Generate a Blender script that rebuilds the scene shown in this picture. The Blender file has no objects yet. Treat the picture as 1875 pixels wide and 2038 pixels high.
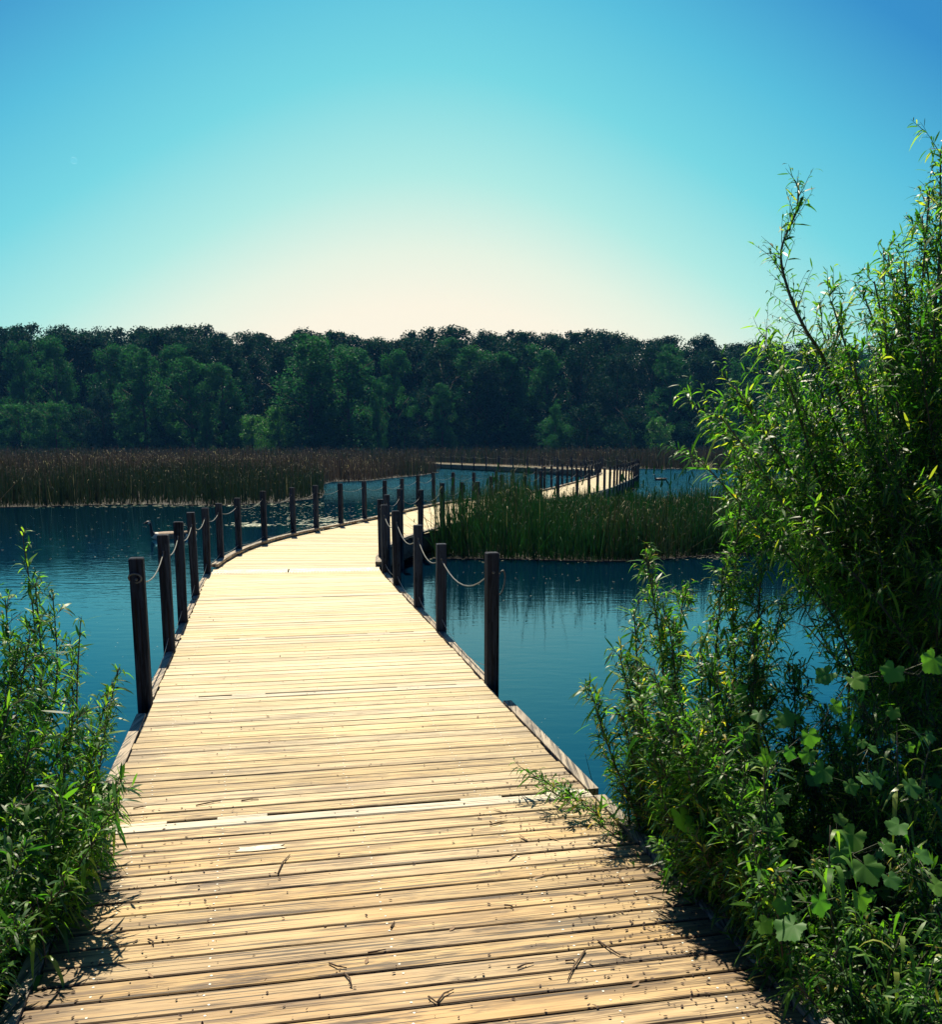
import bpy, math, random
import numpy as np
from mathutils import Vector, Matrix
R = random.Random(7)
rng = np.random.default_rng(11)
sc = bpy.context.scene

# ------------------------------------------------------------------ camera
EYE = 1.65          # metres above the deck (deck top is z = 0)
WATER = -0.45
cam_d = bpy.data.cameras.new('camera')
cam = bpy.data.objects.new('camera', cam_d)
sc.collection.objects.link(cam)
FPX, PY = 1950.0, 1250.0
TH = math.atan((PY - 889) / FPX)
cam_d.sensor_fit = 'HORIZONTAL'
cam_d.sensor_width = 36
cam_d.lens = 36 * FPX / 1875
cam_d.shift_y = (PY - 1019) / 1875
cam_d.clip_start = 0.05
cam_d.clip_end = 9000
cam.location = (0, 0, EYE)
cam.rotation_euler = (math.radians(90) - TH, 0, 0)
sc.camera = cam

# ------------------------------------------------------------------ sky, sun, exposure
SUN_EL, SUN_AZ = math.radians(57), math.radians(-12)    # azimuth from straight ahead, negative = left
w = bpy.data.worlds.new('World')
sc.world = w
w.use_nodes = True
nt = w.node_tree
nt.nodes.clear()
def N(nt, t, **k):
    n = nt.nodes.new(t)
    for a, b in k.items():
        setattr(n, a, b)
    return n
def math_n(nt, op, a, b=None, clamp=False):
    n = nt.nodes.new('ShaderNodeMath'); n.operation = op; n.use_clamp = clamp
    for i, v in enumerate((a, b)):
        if v is None: continue
        if isinstance(v, (int, float)): n.inputs[i].default_value = v
        else: nt.links.new(v, n.inputs[i])
    return n.outputs[0]
def s2l(c):
    return tuple((x / 255 / 12.92) if x / 255 <= .04045 else ((x / 255 + .055) / 1.055) ** 2.4 for x in c)
EXPO = 0.85
tc = N(nt, 'ShaderNodeTexCoord')
sp = N(nt, 'ShaderNodeSeparateXYZ')
nt.links.new(tc.outputs['Generated'], sp.inputs[0])
el = math_n(nt, 'MAXIMUM', math_n(nt, 'ARCSINE', sp.outputs[2]), 0.0)
az = math_n(nt, 'ARCTAN2', sp.outputs[0], sp.outputs[1])
az = math_n(nt, 'ADD', az, 0.045)
az = math_n(nt, 'SUBTRACT', math_n(nt, 'SQRT', math_n(nt, 'ADD', math_n(nt, 'MULTIPLY', az, az), 0.06)), 0.245)
azc = math_n(nt, 'MULTIPLY', az, math_n(nt, 'COSINE', el))
q = math_n(nt, 'ADD', el, math_n(nt, 'MULTIPLY', azc, 0.74))
q = math_n(nt, 'DIVIDE', q, 1.8)
rp = N(nt, 'ShaderNodeValToRGB')
nt.links.new(q, rp.inputs[0])
stops = [(0.06, (255, 241, 218)), (0.135, (250, 241, 219)), (0.185, (228, 239, 220)), (0.25, (172, 230, 221)),
         (0.335, (112, 210, 220)), (0.42, (78, 185, 214)), (0.52, (38, 138, 196)), (0.90, (22, 86, 160)), (1.7, (12, 54, 116))]
cr = rp.color_ramp
while len(cr.elements) < len(stops): cr.elements.new(0.5)
for e_, (p_, c_) in zip(cr.elements, stops):
    e_.position = p_ / 1.8
    e_.color = (*s2l(c_), 1)
sky = N(nt, 'ShaderNodeTexSky', sky_type='NISHITA', sun_disc=False, sun_elevation=SUN_EL, sun_rotation=SUN_AZ)
vm = N(nt, 'ShaderNodeVectorMath', operation='SCALE'); vm.inputs['Scale'].default_value = 10.5 / 2 ** EXPO
nt.links.new(rp.outputs[0], vm.inputs[0])
mx = N(nt, 'ShaderNodeMix', data_type='RGBA'); mx.inputs[0].default_value = 0.04
nt.links.new(vm.outputs[0], mx.inputs[6]); nt.links.new(sky.outputs[0], mx.inputs[7])
bg = N(nt, 'ShaderNodeBackground'); bg.inputs[1].default_value = 0.1
wo = N(nt, 'ShaderNodeOutputWorld')
nt.links.new(mx.outputs[2], bg.inputs[0]); nt.links.new(bg.outputs[0], wo.inputs[0])

sun_d = bpy.data.lights.new('sun', 'SUN')
sun_d.energy = 5.0; sun_d.angle = math.radians(0.5); sun_d.color = (1.0, 0.90, 0.70)
sun = bpy.data.objects.new('sun', sun_d); sc.collection.objects.link(sun)
sdir = Vector((math.sin(SUN_AZ) * math.cos(SUN_EL), math.cos(SUN_AZ) * math.cos(SUN_EL), math.sin(SUN_EL)))
sun.rotation_euler = sdir.to_track_quat('Z', 'Y').to_euler()
sc.view_settings.view_transform = 'Standard'
sc.view_settings.look = 'None'
sc.view_settings.gamma = 1
sc.view_settings.use_curve_mapping = False
sc.view_settings.exposure = EXPO

# ------------------------------------------------------------------ helpers
COL = sc.collection
def at(px, py, Y):
    """world point seen at photo pixel (px, py) at forward distance Y"""
    u = (px - 937.5) / FPX; v = (py - PY) / FPX
    s, c = math.sin(TH), math.cos(TH)
    k = Y / (c - v * s)
    return Vector((u * k, Y, EYE - (s + v * c) * k))
def ground(px, py, z=0.0):
    u = (px - 937.5) / FPX; v = (py - PY) / FPX
    s, c = math.sin(TH), math.cos(TH)
    k = (EYE - z) / (s + v * c)
    return Vector((u * k, (c - v * s) * k, z))
def project(P):
    """photo pixel of world points (n,3)"""
    s, c = math.sin(TH), math.cos(TH)
    Y = P[:, 1]; D = EYE - P[:, 2]
    dep = Y * c + D * s
    dn = -Y * s + D * c
    return 937.5 + FPX * P[:, 0] / dep, PY + FPX * dn / dep
def tag(o, label=None, cat=None, group=None, kind=None):
    for k, v in (('label', label), ('category', cat), ('group', group), ('kind', kind)):
        if v: o[k] = v
    return o
def empty(name, loc, label, cat, group=None):
    o = bpy.data.objects.new(name, None); COL.objects.link(o); o.location = loc
    o.empty_display_size = 0.1
    return tag(o, label, cat, group)
def link(name, me, parent=None, mats=()):
    for m in mats:
        me.materials.append(m)
    o = bpy.data.objects.new(name, me); COL.objects.link(o)
    if parent is not None:
        o.parent = parent
        o.matrix_parent_inverse = Matrix.Translation(-parent.location)
    return o
def arr_mesh(name, V, F, tint=None, smooth=False):
    me = bpy.data.meshes.new(name)
    V = np.asarray(V, dtype=np.float32); F = np.asarray(F, dtype=np.int32)
    n, m = len(V), len(F); k = F.shape[1]
    me.vertices.add(n); me.vertices.foreach_set('co', V.ravel())
    me.loops.add(m * k); me.loops.foreach_set('vertex_index', F.ravel())
    me.polygons.add(m); me.polygons.foreach_set('loop_start', np.arange(0, m * k, k, dtype=np.int32))
    if smooth:
        me.polygons.foreach_set('use_smooth', np.ones(m, dtype=bool))
    me.update(calc_edges=True)
    if tint is not None:
        a = me.color_attributes.new('tint', 'FLOAT_COLOR', 'POINT')
        t = np.ones((n, 4), dtype=np.float32); t[:, :tint.shape[1]] = tint
        a.data.foreach_set('color', t.ravel())
    return me
class MB:
    def __init__(s): s.v = []; s.f = []
    def add(s, V, F):
        b = len(s.v); s.v += [tuple(p) for p in V]; s.f += [tuple(i + b for i in f) for f in F]
    def box(s, c, size, M=None):
        x, y, z = [a / 2 for a in size]
        V = [Vector((sx * x, sy * y, sz * z)) for sz in (-1, 1) for sy in (-1, 1) for sx in (-1, 1)]
        if M: V = [M @ p for p in V]
        V = [p + Vector(c) for p in V]
        s.add(V, [(0, 2, 3, 1), (4, 5, 7, 6), (0, 1, 5, 4), (2, 6, 7, 3), (0, 4, 6, 2), (1, 3, 7, 5)])
    def tube(s, pts, rad, n=5, closed=False):
        pts = [Vector(p) for p in pts]
        if not isinstance(rad, (list, tuple)): rad = [rad] * len(pts)
        V = []; F = []
        m = len(pts); ref = Vector((0.31, 0.17, 0.93)).normalized()
        for i, p in enumerate(pts):
            if closed: t = pts[(i + 1) % m] - pts[i - 1]
            else: t = pts[min(i + 1, m - 1)] - pts[max(i - 1, 0)]
            if t.length < 1e-9: t = Vector((0, 0, 1))
            t.normalize()
            r_ = ref if abs(t.dot(ref)) < .95 else Vector((1, 0, 0))
            a = t.cross(r_).normalized(); b = t.cross(a)
            for j in range(n):
                w_ = 2 * math.pi * j / n
                V.append(p + (a * math.cos(w_) + b * math.sin(w_)) * rad[i])
        for i in range(m if closed else m - 1):
            k = (i + 1) % m
            for j in range(n):
                F.append((i * n + j, i * n + (j + 1) % n, k * n + (j + 1) % n, k * n + j))
        if not closed:
            F.append(tuple(range(n))[::-1]); F.append(tuple((m - 1) * n + j for j in range(n)))
        s.add(V, F)
    def mesh(s, name, smooth=False):
        me = bpy.data.meshes.new(name); me.from_pydata(s.v, [], s.f); me.update()
        if smooth:
            for p in me.polygons: p.use_smooth = True
        return me
    def build(s, name, m, parent=None, smooth=False):
        return link(name, s.mesh(name, smooth), parent, [m])

# ------------------------------------------------------------------ materials
def mat(name):
    m = bpy.data.materials.new(name); m.use_nodes = True
    nt = m.node_tree; b = nt.nodes['Principled BSDF']
    return m, nt, b
def ramp(nt, fac, stops, interp='LINEAR'):
    r = nt.nodes.new('ShaderNodeValToRGB'); cr = r.color_ramp; cr.interpolation = interp
    while len(cr.elements) < len(stops): cr.elements.new(.5)
    for e, (p, c) in zip(cr.elements, stops):
        e.position = p; e.color = (*c, 1) if len(c) == 3 else c
    nt.links.new(fac, r.inputs[0]); return r.outputs[0]
def noise(nt, vec, scale, detail=3, rough=.5, dist=0.0):
    n = nt.nodes.new('ShaderNodeTexNoise'); n.inputs['Scale'].default_value = scale
    n.inputs['Detail'].default_value = detail; n.inputs['Roughness'].default_value = rough
    n.inputs['Distortion'].default_value = dist
    if vec is not None: nt.links.new(vec, n.inputs['Vector'])
    return n.outputs[0]
def mapping(nt, vec, scale=(1, 1, 1), loc=(0, 0, 0), rot=(0, 0, 0)):
    n = nt.nodes.new('ShaderNodeMapping'); n.inputs['Scale'].default_value = scale
    n.inputs['Location'].default_value = loc; n.inputs['Rotation'].default_value = rot
    nt.links.new(vec, n.inputs['Vector']); return n.outputs[0]
def mixc(nt, fac, a, b, mode='MIX'):
    n = nt.nodes.new('ShaderNodeMix'); n.data_type = 'RGBA'; n.blend_type = mode
    for i, v in ((0, fac), (6, a), (7, b)):
        if isinstance(v, (int, float)): n.inputs[i].default_value = v
        elif isinstance(v, tuple): n.inputs[i].default_value = (*v, 1)
        else: nt.links.new(v, n.inputs[i])
    return n.outputs[2]
def bump(nt, b, h, strength, dist):
    n = nt.nodes.new('ShaderNodeBump'); n.inputs['Strength'].default_value = strength
    n.inputs['Distance'].default_value = dist
    nt.links.new(h, n.inputs['Height']); nt.links.new(n.outputs[0], b.inputs['Normal'])
    return n

def wood_mat(name, pale, mid, dark, island=False, stain=1.0, long_axis='x', rough=.62, spec=.4, shore=False):
    m, nt, b = mat(name)
    tc = nt.nodes.new('ShaderNodeTexCoord')
    if island:
        g = nt.nodes.new('ShaderNodeNewGeometry'); rnd = g.outputs['Random Per Island']
    else:
        oi = nt.nodes.new('ShaderNodeObjectInfo'); rnd = oi.outputs['Random']
    off = nt.nodes.new('ShaderNodeVectorMath'); off.operation = 'ADD'
    cx = nt.nodes.new('ShaderNodeCombineXYZ')
    nt.links.new(math_n(nt, 'MULTIPLY', rnd, 61.0), cx.inputs[0])
    nt.links.new(math_n(nt, 'MULTIPLY', rnd, 37.0), cx.inputs[1])
    nt.links.new(math_n(nt, 'MULTIPLY', rnd, 13.0), cx.inputs[2])
    nt.links.new(tc.outputs['Object'], off.inputs[0]); nt.links.new(cx.outputs[0], off.inputs[1])
    v = off.outputs[0]
    sc_ = {'x': (1, 14, 14), 'y': (14, 1, 14), 'z': (14, 14, 1)}[long_axis]
    sg = {'x': (1.6, 90, 60), 'y': (90, 1.6, 60), 'z': (90, 90, 1.6)}[long_axis]
    g1 = noise(nt, mapping(nt, v, sc_), 2.2, 4, .6, .3)       # broad figure
    g2 = noise(nt, mapping(nt, v, sg), 1.0, 5, .65, .2)       # fine grain
    base = ramp(nt, g1, [(.3, mid), (.62, pale)])
    base = mixc(nt, math_n(nt, 'MULTIPLY', ramp(nt, g2, [(.36, (1, 1, 1)), (.50, (0, 0, 0))]), .55), base, dark)
    hv = nt.nodes.new('ShaderNodeHueSaturation')
    nt.links.new(base, hv.inputs['Color'])
    rr = math_n(nt, 'FRACT', math_n(nt, 'MULTIPLY', rnd, 7.31))
    nt.links.new(math_n(nt, 'ADD', math_n(nt, 'MULTIPLY', rr, .30), .80), hv.inputs['Value'])
    nt.links.new(math_n(nt, 'ADD', math_n(nt, 'MULTIPLY', rnd, .3), .82), hv.inputs['Saturation'])
    base = hv.outputs[0]
    # grey-brown weather streaks
    st = noise(nt, mapping(nt, v, {'x': (1.1, 16, 6), 'y': (16, 1.1, 6), 'z': (16, 16, 1.1)}[long_axis]), 1.0, 5, .7, .6)
    sw = noise(nt, mapping(nt, tc.outputs['Object'], (1, 1, 1)), 1.7, 3, .6)
    stf = ramp(nt, math_n(nt, 'ADD', st, math_n(nt, 'MULTIPLY', sw, .25)), [(.64, (0, 0, 0)), (.75, (1, 1, 1))])
    wm_ = 1.0
    if shore:
        gq = nt.nodes.new('ShaderNodeNewGeometry'); sq = nt.nodes.new('ShaderNodeSeparateXYZ'); nt.links.new(gq.outputs['Position'], sq.inputs[0])
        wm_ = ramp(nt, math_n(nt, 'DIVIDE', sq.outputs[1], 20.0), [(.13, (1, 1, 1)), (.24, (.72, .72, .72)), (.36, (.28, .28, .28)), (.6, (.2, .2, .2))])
    base = mixc(nt, math_n(nt, 'MULTIPLY', math_n(nt, 'MULTIPLY', stf, .80 * stain), wm_), base, tuple(c * .55 for c in dark))
    # cracks
    ck = noise(nt, mapping(nt, v, {'x': (1.3, 120, 10), 'y': (120, 1.3, 10), 'z': (120, 120, 1.2)}[long_axis]), 1.0, 2, .5, .1)
    ckf = ramp(nt, ck, [(.585, (0, 0, 0)), (.615, (1, 1, 1))])
    base = mixc(nt, math_n(nt, 'MULTIPLY', math_n(nt, 'MULTIPLY', ckf, .9), wm_), base, (.02, .014, .012))
    # short dark checks and weathered streaks along the grain
    sk = noise(nt, mapping(nt, v, {'x': (5.5, 75, 10), 'y': (75, 5.5, 10), 'z': (75, 75, 5.5)}[long_axis]), 1.0, 3, .62, .15)
    pt = noise(nt, mapping(nt, v, {'x': (1.4, 7, 6), 'y': (7, 1.4, 6), 'z': (7, 7, 1.4)}[long_axis]), 1.0, 3, .6)
    skf = math_n(nt, 'MULTIPLY', ramp(nt, sk, [(.515, (0, 0, 0)), (.575, (1, 1, 1))]), ramp(nt, pt, [(.44, (.15, .15, .15)), (.58, (1, 1, 1))]))
    base = mixc(nt, math_n(nt, 'MULTIPLY', math_n(nt, 'MULTIPLY', skf, .85 * stain), wm_), base, tuple(c * .28 for c in dark))
    nt.links.new(base, b.inputs['Base Color'])
    b.inputs['Roughness'].default_value = rough
    b.inputs['Specular IOR Level'].default_value = spec
    h = math_n(nt, 'SUBTRACT', math_n(nt, 'MULTIPLY', g2, .5), ckf)
    bump(nt, b, h, .5, .004)
    return m, nt, b, base, v, tc
PALE, MID, DARK = (.64, .54, .31), (.55, .43, .225), (.20, .13, .075)
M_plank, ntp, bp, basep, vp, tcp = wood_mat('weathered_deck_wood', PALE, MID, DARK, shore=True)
# lichen-dark, damp plank ends (real weathering at both edges of the deck near the shrubs)
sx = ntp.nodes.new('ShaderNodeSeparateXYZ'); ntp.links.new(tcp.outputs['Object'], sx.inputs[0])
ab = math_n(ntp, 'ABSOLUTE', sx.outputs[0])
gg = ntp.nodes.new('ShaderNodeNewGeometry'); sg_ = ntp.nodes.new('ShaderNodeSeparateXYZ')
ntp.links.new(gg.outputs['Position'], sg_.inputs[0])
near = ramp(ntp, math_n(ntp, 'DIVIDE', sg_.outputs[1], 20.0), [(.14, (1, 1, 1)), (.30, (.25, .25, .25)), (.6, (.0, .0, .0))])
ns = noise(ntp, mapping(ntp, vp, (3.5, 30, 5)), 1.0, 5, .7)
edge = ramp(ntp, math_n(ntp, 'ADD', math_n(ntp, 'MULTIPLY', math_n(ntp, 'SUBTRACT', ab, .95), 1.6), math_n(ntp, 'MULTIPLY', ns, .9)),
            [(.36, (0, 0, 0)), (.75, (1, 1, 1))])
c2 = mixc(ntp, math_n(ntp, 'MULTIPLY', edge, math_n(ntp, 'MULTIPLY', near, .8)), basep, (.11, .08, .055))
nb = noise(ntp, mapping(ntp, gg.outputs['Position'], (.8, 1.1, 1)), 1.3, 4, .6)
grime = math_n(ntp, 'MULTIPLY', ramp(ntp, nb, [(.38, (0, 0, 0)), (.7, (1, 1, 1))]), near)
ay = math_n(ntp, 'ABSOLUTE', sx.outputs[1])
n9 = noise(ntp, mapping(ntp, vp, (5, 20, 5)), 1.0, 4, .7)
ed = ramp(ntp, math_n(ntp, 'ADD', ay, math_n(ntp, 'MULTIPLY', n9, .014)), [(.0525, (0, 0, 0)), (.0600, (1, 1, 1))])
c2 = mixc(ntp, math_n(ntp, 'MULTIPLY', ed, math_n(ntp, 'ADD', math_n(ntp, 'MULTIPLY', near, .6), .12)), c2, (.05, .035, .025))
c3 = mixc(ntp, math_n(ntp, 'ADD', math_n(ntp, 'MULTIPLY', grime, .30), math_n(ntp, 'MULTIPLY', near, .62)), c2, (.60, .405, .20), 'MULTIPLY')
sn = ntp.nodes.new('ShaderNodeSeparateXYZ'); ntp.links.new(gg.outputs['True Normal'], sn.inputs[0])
c3 = mixc(ntp, ramp(ntp, sn.outputs[2], [(.2, (1, 1, 1)), (.45, (0, 0, 0))]), c3, (.018, .016, .018))  # plank sides painted near black, putting gap shade into the colour
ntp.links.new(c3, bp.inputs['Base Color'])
M_plankfar = wood_mat('far_deck_wood', PALE, MID, DARK, island=True, stain=.3)[0]
M_seam = wood_mat('pale_seam_wood', (.56, .50, .37), (.48, .42, .30), (.26, .2, .14), stain=.25)[0]
M_curb = wood_mat('curb_wood', (.40, .32, .21), (.28, .21, .14), (.09, .07, .055), long_axis='y')[0]
M_post = wood_mat('post_wood', (.040, .054, .076), (.026, .034, .050), (.010, .013, .018), long_axis='z', rough=.85, spec=.12)[0]
M_under = wood_mat('shade_dark_underdeck_wood', (.10, .085, .07), (.06, .05, .045), (.02, .02, .02), long_axis='y', rough=.8)[0]  # coloured dark so the plank gaps above show as shade

def plain(name, col, rough=.6, spec=.4, metal=0, nz=None):
    m, nt, b = mat(name)
    if nz:
        tc = nt.nodes.new('ShaderNodeTexCoord')
        n = noise(nt, tc.outputs['Object'], nz, 4, .6)
        c = ramp(nt, n, [(.3, tuple(x * .55 for x in col)), (.7, tuple(min(1, x * 1.3) for x in col))])
        nt.links.new(c, b.inputs['Base Color'])
    else:
        b.inputs['Base Color'].default_value = (*col, 1)
    b.inputs['Roughness'].default_value = rough; b.inputs['Specular IOR Level'].default_value = spec
    b.inputs['Metallic'].default_value = metal
    return m
M_rope = plain('pale_rope', (.13, .135, .12), .6, nz=60)
M_wire = plain('thin_line', (.28, .3, .28), .35)
M_nail = plain('screw_head', (.75, .72, .62), .35, .6)
M_twig = plain('dry_twig', (.10, .065, .04), .8, nz=40)
M_dead = plain('dead_leaf', (.22, .13, .06), .7, nz=30)
M_litter = plain('deck_litter', (.07, .045, .03), .9)
M_plate = plain('ribbed_plate', (.72, .60, .44), .45, nz=8)
M_paint = plain('paint_mark', (.60, .54, .40), .6, nz=20)
M_soil = plain('bank_soil', (.014, .013, .009), .95, .1, nz=6)
M_peat = plain('marsh_peat', (.03, .028, .022), .95, nz=3)
M_floor = plain('forest_floor', (.012, .02, .014), .95, .0, nz=.3)
M_bark = plain('grey_bark', (.07, .06, .05), .9, nz=4)
M_stem = plain('willow_stem', (.09, .075, .045), .6, nz=30)
M_vine = plain('green_vine_stem', (.035, .05, .02), .6, nz=30)
M_tan = plain('goose_tan', (.24, .165, .105), .7, nz=25)
M_black = plain('goose_black', (.015, .015, .017), .5)
M_white = plain('goose_white', (.45, .43, .38), .6)

def leaf_mat(name, stops, trans=.45, rough=.38, spec=.55, coat=0.0, tboost=(1.5, 1.7, .55), distance_noise=None):
    m, nt, b = mat(name)
    a = nt.nodes.new('ShaderNodeAttribute'); a.attribute_name = 'tint'
    s = nt.nodes.new('ShaderNodeSeparateColor'); nt.links.new(a.outputs['Color'], s.inputs[0])
    c = ramp(nt, s.outputs[0], stops)
    nt.links.new(c, b.inputs['Base Color'])
    b.inputs['Roughness'].default_value = rough; b.inputs['Specular IOR Level'].default_value = spec
    tr = nt.nodes.new('ShaderNodeBsdfTranslucent')
    nt.links.new(mixc(nt, 1.0, c, tboost, 'MULTIPLY'), tr.inputs[0])
    ms = nt.nodes.new('ShaderNodeMixShader'); ms.inputs[0].default_value = trans
    nt.links.new(b.outputs[0], ms.inputs[1]); nt.links.new(tr.outputs[0], ms.inputs[2])
    nt.links.new(ms.outputs[0], nt.nodes['Material Output'].inputs[0])
    return m
M_willow = leaf_mat('willow_leaf', [(0, (.010, .048, .018)), (.4, (.032, .108, .022)), (.8, (.11, .24, .035)), (.95, (.24, .32, .06)), (1, (.45, .32, .06))], trans=.52, rough=.42, spec=.32, tboost=(1.8, 2.2, .5))
M_grape = leaf_mat('grape_leaf', [(0, (.05, .16, .04)), (.7, (.08, .22, .05)), (1, (.18, .32, .04))], trans=.5, rough=.5, spec=.3, tboost=(1.6, 2.1, .5))
M_grass = leaf_mat('shore_grass_blade', [(0, (.05, .14, .03)), (.7, (.12, .26, .04)), (1, (.3, .34, .07))], trans=.5, tboost=(1.8, 2.1, .5))
M_reed_g = leaf_mat('green_reed', [(0, (.005, .026, .015)), (.45, (.014, .058, .022)), (.7, (.026, .036, .026)), (.9, (.06, .05, .038)), (1, (.26, .23, .15))], trans=.25, rough=.7, spec=.05, tboost=(1.1, 1.4, .7))
M_reed_b = leaf_mat('brown_reed', [(0, (.008, .026, .018)), (.35, (.018, .034, .022)), (.7, (.042, .033, .034)), (.9, (.075, .062, .056)), (1, (.26, .24, .16))], trans=.25, rough=.7, spec=.05, tboost=(1.2, 1.2, .9))
M_tree = leaf_mat('tree_leaf', [(0, (.004, .022, .017)), (.5, (.007, .038, .024)), (1, (.015, .062, .032))], trans=.2, rough=.7, spec=.05, tboost=(1.1, 1.6, .8))
M_tree_l = leaf_mat('light_tree_leaf', [(0, (.014, .072, .034)), (.5, (.026, .11, .040)), (1, (.046, .16, .05))], trans=.25, rough=.7, spec=.05, tboost=(1.1, 1.6, .8))
M_float = leaf_mat('floating_bits_and_glints', [(0, (.12, .14, .08)), (.6, (.35, .36, .24)), (1, (.62, .60, .46))], trans=.05)

# water
M_water, nt, b = mat('lake_water')
tc = nt.nodes.new('ShaderNodeTexCoord')
P_ = tc.outputs['Object']
n1 = noise(nt, mapping(nt, P_, (1.0, 2.3, 1)), 2.2, 3, .55, .4)
n2 = noise(nt, mapping(nt, P_, (1.0, 1.8, 1), rot=(0, 0, .5)), 7.5, 3, .5)
n3 = noise(nt, mapping(nt, P_, (.06, .12, 1)), 1.0, 2, .5)
amp = ramp(nt, n3, [(.35, (.35, .35, .35)), (.65, (1, 1, 1))])
h = math_n(nt, 'ADD', math_n(nt, 'MULTIPLY', n1, 1.0), math_n(nt, 'MULTIPLY', n2, .22))
sy = nt.nodes.new('ShaderNodeSeparateXYZ'); nt.links.new(P_, sy.inputs[0])
wind = ramp(nt, math_n(nt, 'DIVIDE', sy.outputs[1], 100.0), [(.05, (.5, .5, .5)), (.16, (.40, .40, .40)), (.24, (.30, .30, .30)), (.36, (.30, .30, .30)), (.46, (6, 6, 6))])
h = math_n(nt, 'MULTIPLY', math_n(nt, 'MULTIPLY', h, amp), wind)
bump(nt, b, h, 1.0, .012)
bn = [n for n in nt.nodes if n.bl_idname == 'ShaderNodeBump'][0]
fr = nt.nodes.new('ShaderNodeFresnel'); fr.inputs['IOR'].default_value = 1.52
gl = nt.nodes.new('ShaderNodeBsdfGlossy'); gl.inputs['Color'].default_value = (.36, .82, 1.0, 1); gl.inputs['Roughness'].default_value = .045
dw = nt.nodes.new('ShaderNodeBsdfDiffuse'); dw.inputs['Color'].default_value = (.0005, .010, .024, 1)
for nd in (fr, gl, dw): nt.links.new(bn.outputs[0], nd.inputs['Normal'])
mw = nt.nodes.new('ShaderNodeMixShader'); nt.links.new(fr.outputs[0], mw.inputs[0]); nt.links.new(dw.outputs[0], mw.inputs[1]); nt.links.new(gl.outputs[0], mw.inputs[2])
nt.links.new(mw.outputs[0], nt.nodes['Material Output'].inputs[0]); nt.nodes.remove(b)

# ------------------------------------------------------------------ water, terrain
mb = MB(); mb.add([(-900, -60, WATER), (900, -60, WATER), (900, 176, WATER), (-900, 176, WATER)], [(0, 1, 2, 3)])
o = mb.build('lake_water', M_water); tag(o, 'calm teal lake water with small ripples around the boardwalk', 'water', kind='structure')
mb = MB(); mb.add([(-900, -60, -1.6), (900, -60, -1.6), (900, 180, -1.6), (-900, 180, -1.6)], [(0, 1, 2, 3)])
o = mb.build('lake_bed', M_peat); tag(o, 'dark lake bed below the water', 'lake bed', kind='structure')
def terrain(name, x0, x1, y0, y1, nx, ny, fn, m, label, cat):
    V = []; F = []
    for j in range(ny + 1):
        for i in range(nx + 1):
            x = x0 + (x1 - x0) * i / nx; y = y0 + (y1 - y0) * j / ny
            V.append((x, y, fn(x, y)))
    for j in range(ny):
        for i in range(nx):
            a = j * (nx + 1) + i; F.append((a, a + 1, a + nx + 2, a + nx + 1))
    mb = MB(); mb.add(V, F); o = mb.build(name, m, smooth=True); return tag(o, label, cat, kind='structure')
terrain('forest_ground', -4000, 4000, 172, 6000, 40, 40, lambda x, y: -.6 + min(1, (y - 172) / 60) * 1.0, M_floor, 'dark wooded ground beyond the marsh reaching the horizon', 'ground')
def bank(x, y, left):
    d = (-1.55 - .2 * y - x) if left else (x - (1.62 - .2 * y) - .25)
    e = math.sin(x * 3.1 + y * 1.7) * .05 + math.sin(x * 7.3 - y * 4.1) * .02
    lim = 4.9 if left else 6.0
    fall = max(0, min(1, (lim - y + e * 6) / 1.4))
    return -1.0 + .78 * fall + e * fall
terrain('shore_bank_left', -9, -.8, -4, 7.5, 50, 60, lambda x, y: bank(x, y, True), M_soil, 'dark shore soil under the willow left of the boardwalk', 'ground')
terrain('shore_bank_right', .2, 9, -4, 8.5, 50, 60, lambda x, y: bank(x, y, False), M_soil, 'dark shore soil under the shrubs right of the boardwalk', 'ground')

# ------------------------------------------------------------------ boardwalk
A = math.atan(.2075)
ctr = [(.995, -3.0), (.58, -1.0), (.165, 1), (-.25, 3), (-.665, 5), (-1.08, 7), (-1.495, 9), (-1.91, 11), (-2.28, 12.8), (-2.47, 14.2), (-2.50, 15.8), (-2.35, 17.4),
       (-1.98, 19.1), (-1.55, 20.7), (-1.12, 22.4), (-.72, 24.2), (-.30, 26.2), (.32, 28.5), (1.35, 30.9), (2.45, 33.0),
       (3.5, 36.0), (4.4, 39.2), (5.25, 42.8), (6.45, 47.8), (7.6, 53.0), (8.8, 59.0), (9.55, 64.5), (9.35, 69.5), (8.0, 74.4), (5.7, 80.0), (3.0, 86.0), (-.2, 93), (-3.7, 101), (-8, 110)]
def cr_pt(p0, p1, p2, p3, t):
    return tuple(.5 * ((2 * b) + (-a + c) * t + (2 * a - 5 * b + 4 * c - d) * t * t + (-a + 3 * b - 3 * c + d) * t ** 3) for a, b, c, d in zip(p0, p1, p2, p3))
path = []
ctr = [(x - (.02 if 4 < y < 13 else 0), y) for x, y in ctr]
for i in range(len(ctr) - 1):
    p0 = ctr[max(i - 1, 0)]; p3 = ctr[min(i + 2, len(ctr) - 1)]
    for k in range(24): path.append(cr_pt(p0, ctr[i], ctr[i + 1], p3, k / 24))
path = np.array(path)
seg = np.linalg.norm(np.diff(path, axis=0), axis=1); arc = np.concatenate([[0], np.cumsum(seg)])
def C(s):
    return np.array([np.interp(s, arc, path[:, 0]), np.interp(s, arc, path[:, 1])])
def T(s):
    d = C(s + .25) - C(s - .25); return d / np.linalg.norm(d)
def off(s, o, z=0.0):
    t = T(s); c = C(s); return Vector((c[0] + t[1] * o, c[1] - t[0] * o, z))     # + = right
def s_of_y(y):
    return float(np.interp(y, path[:900, 1][:int(np.argmax(path[:, 1] > 60))], arc[:int(np.argmax(path[:, 1] > 60))]))
STOT = arc[-1]
HW = 1.12
PITCH = .1135
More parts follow.
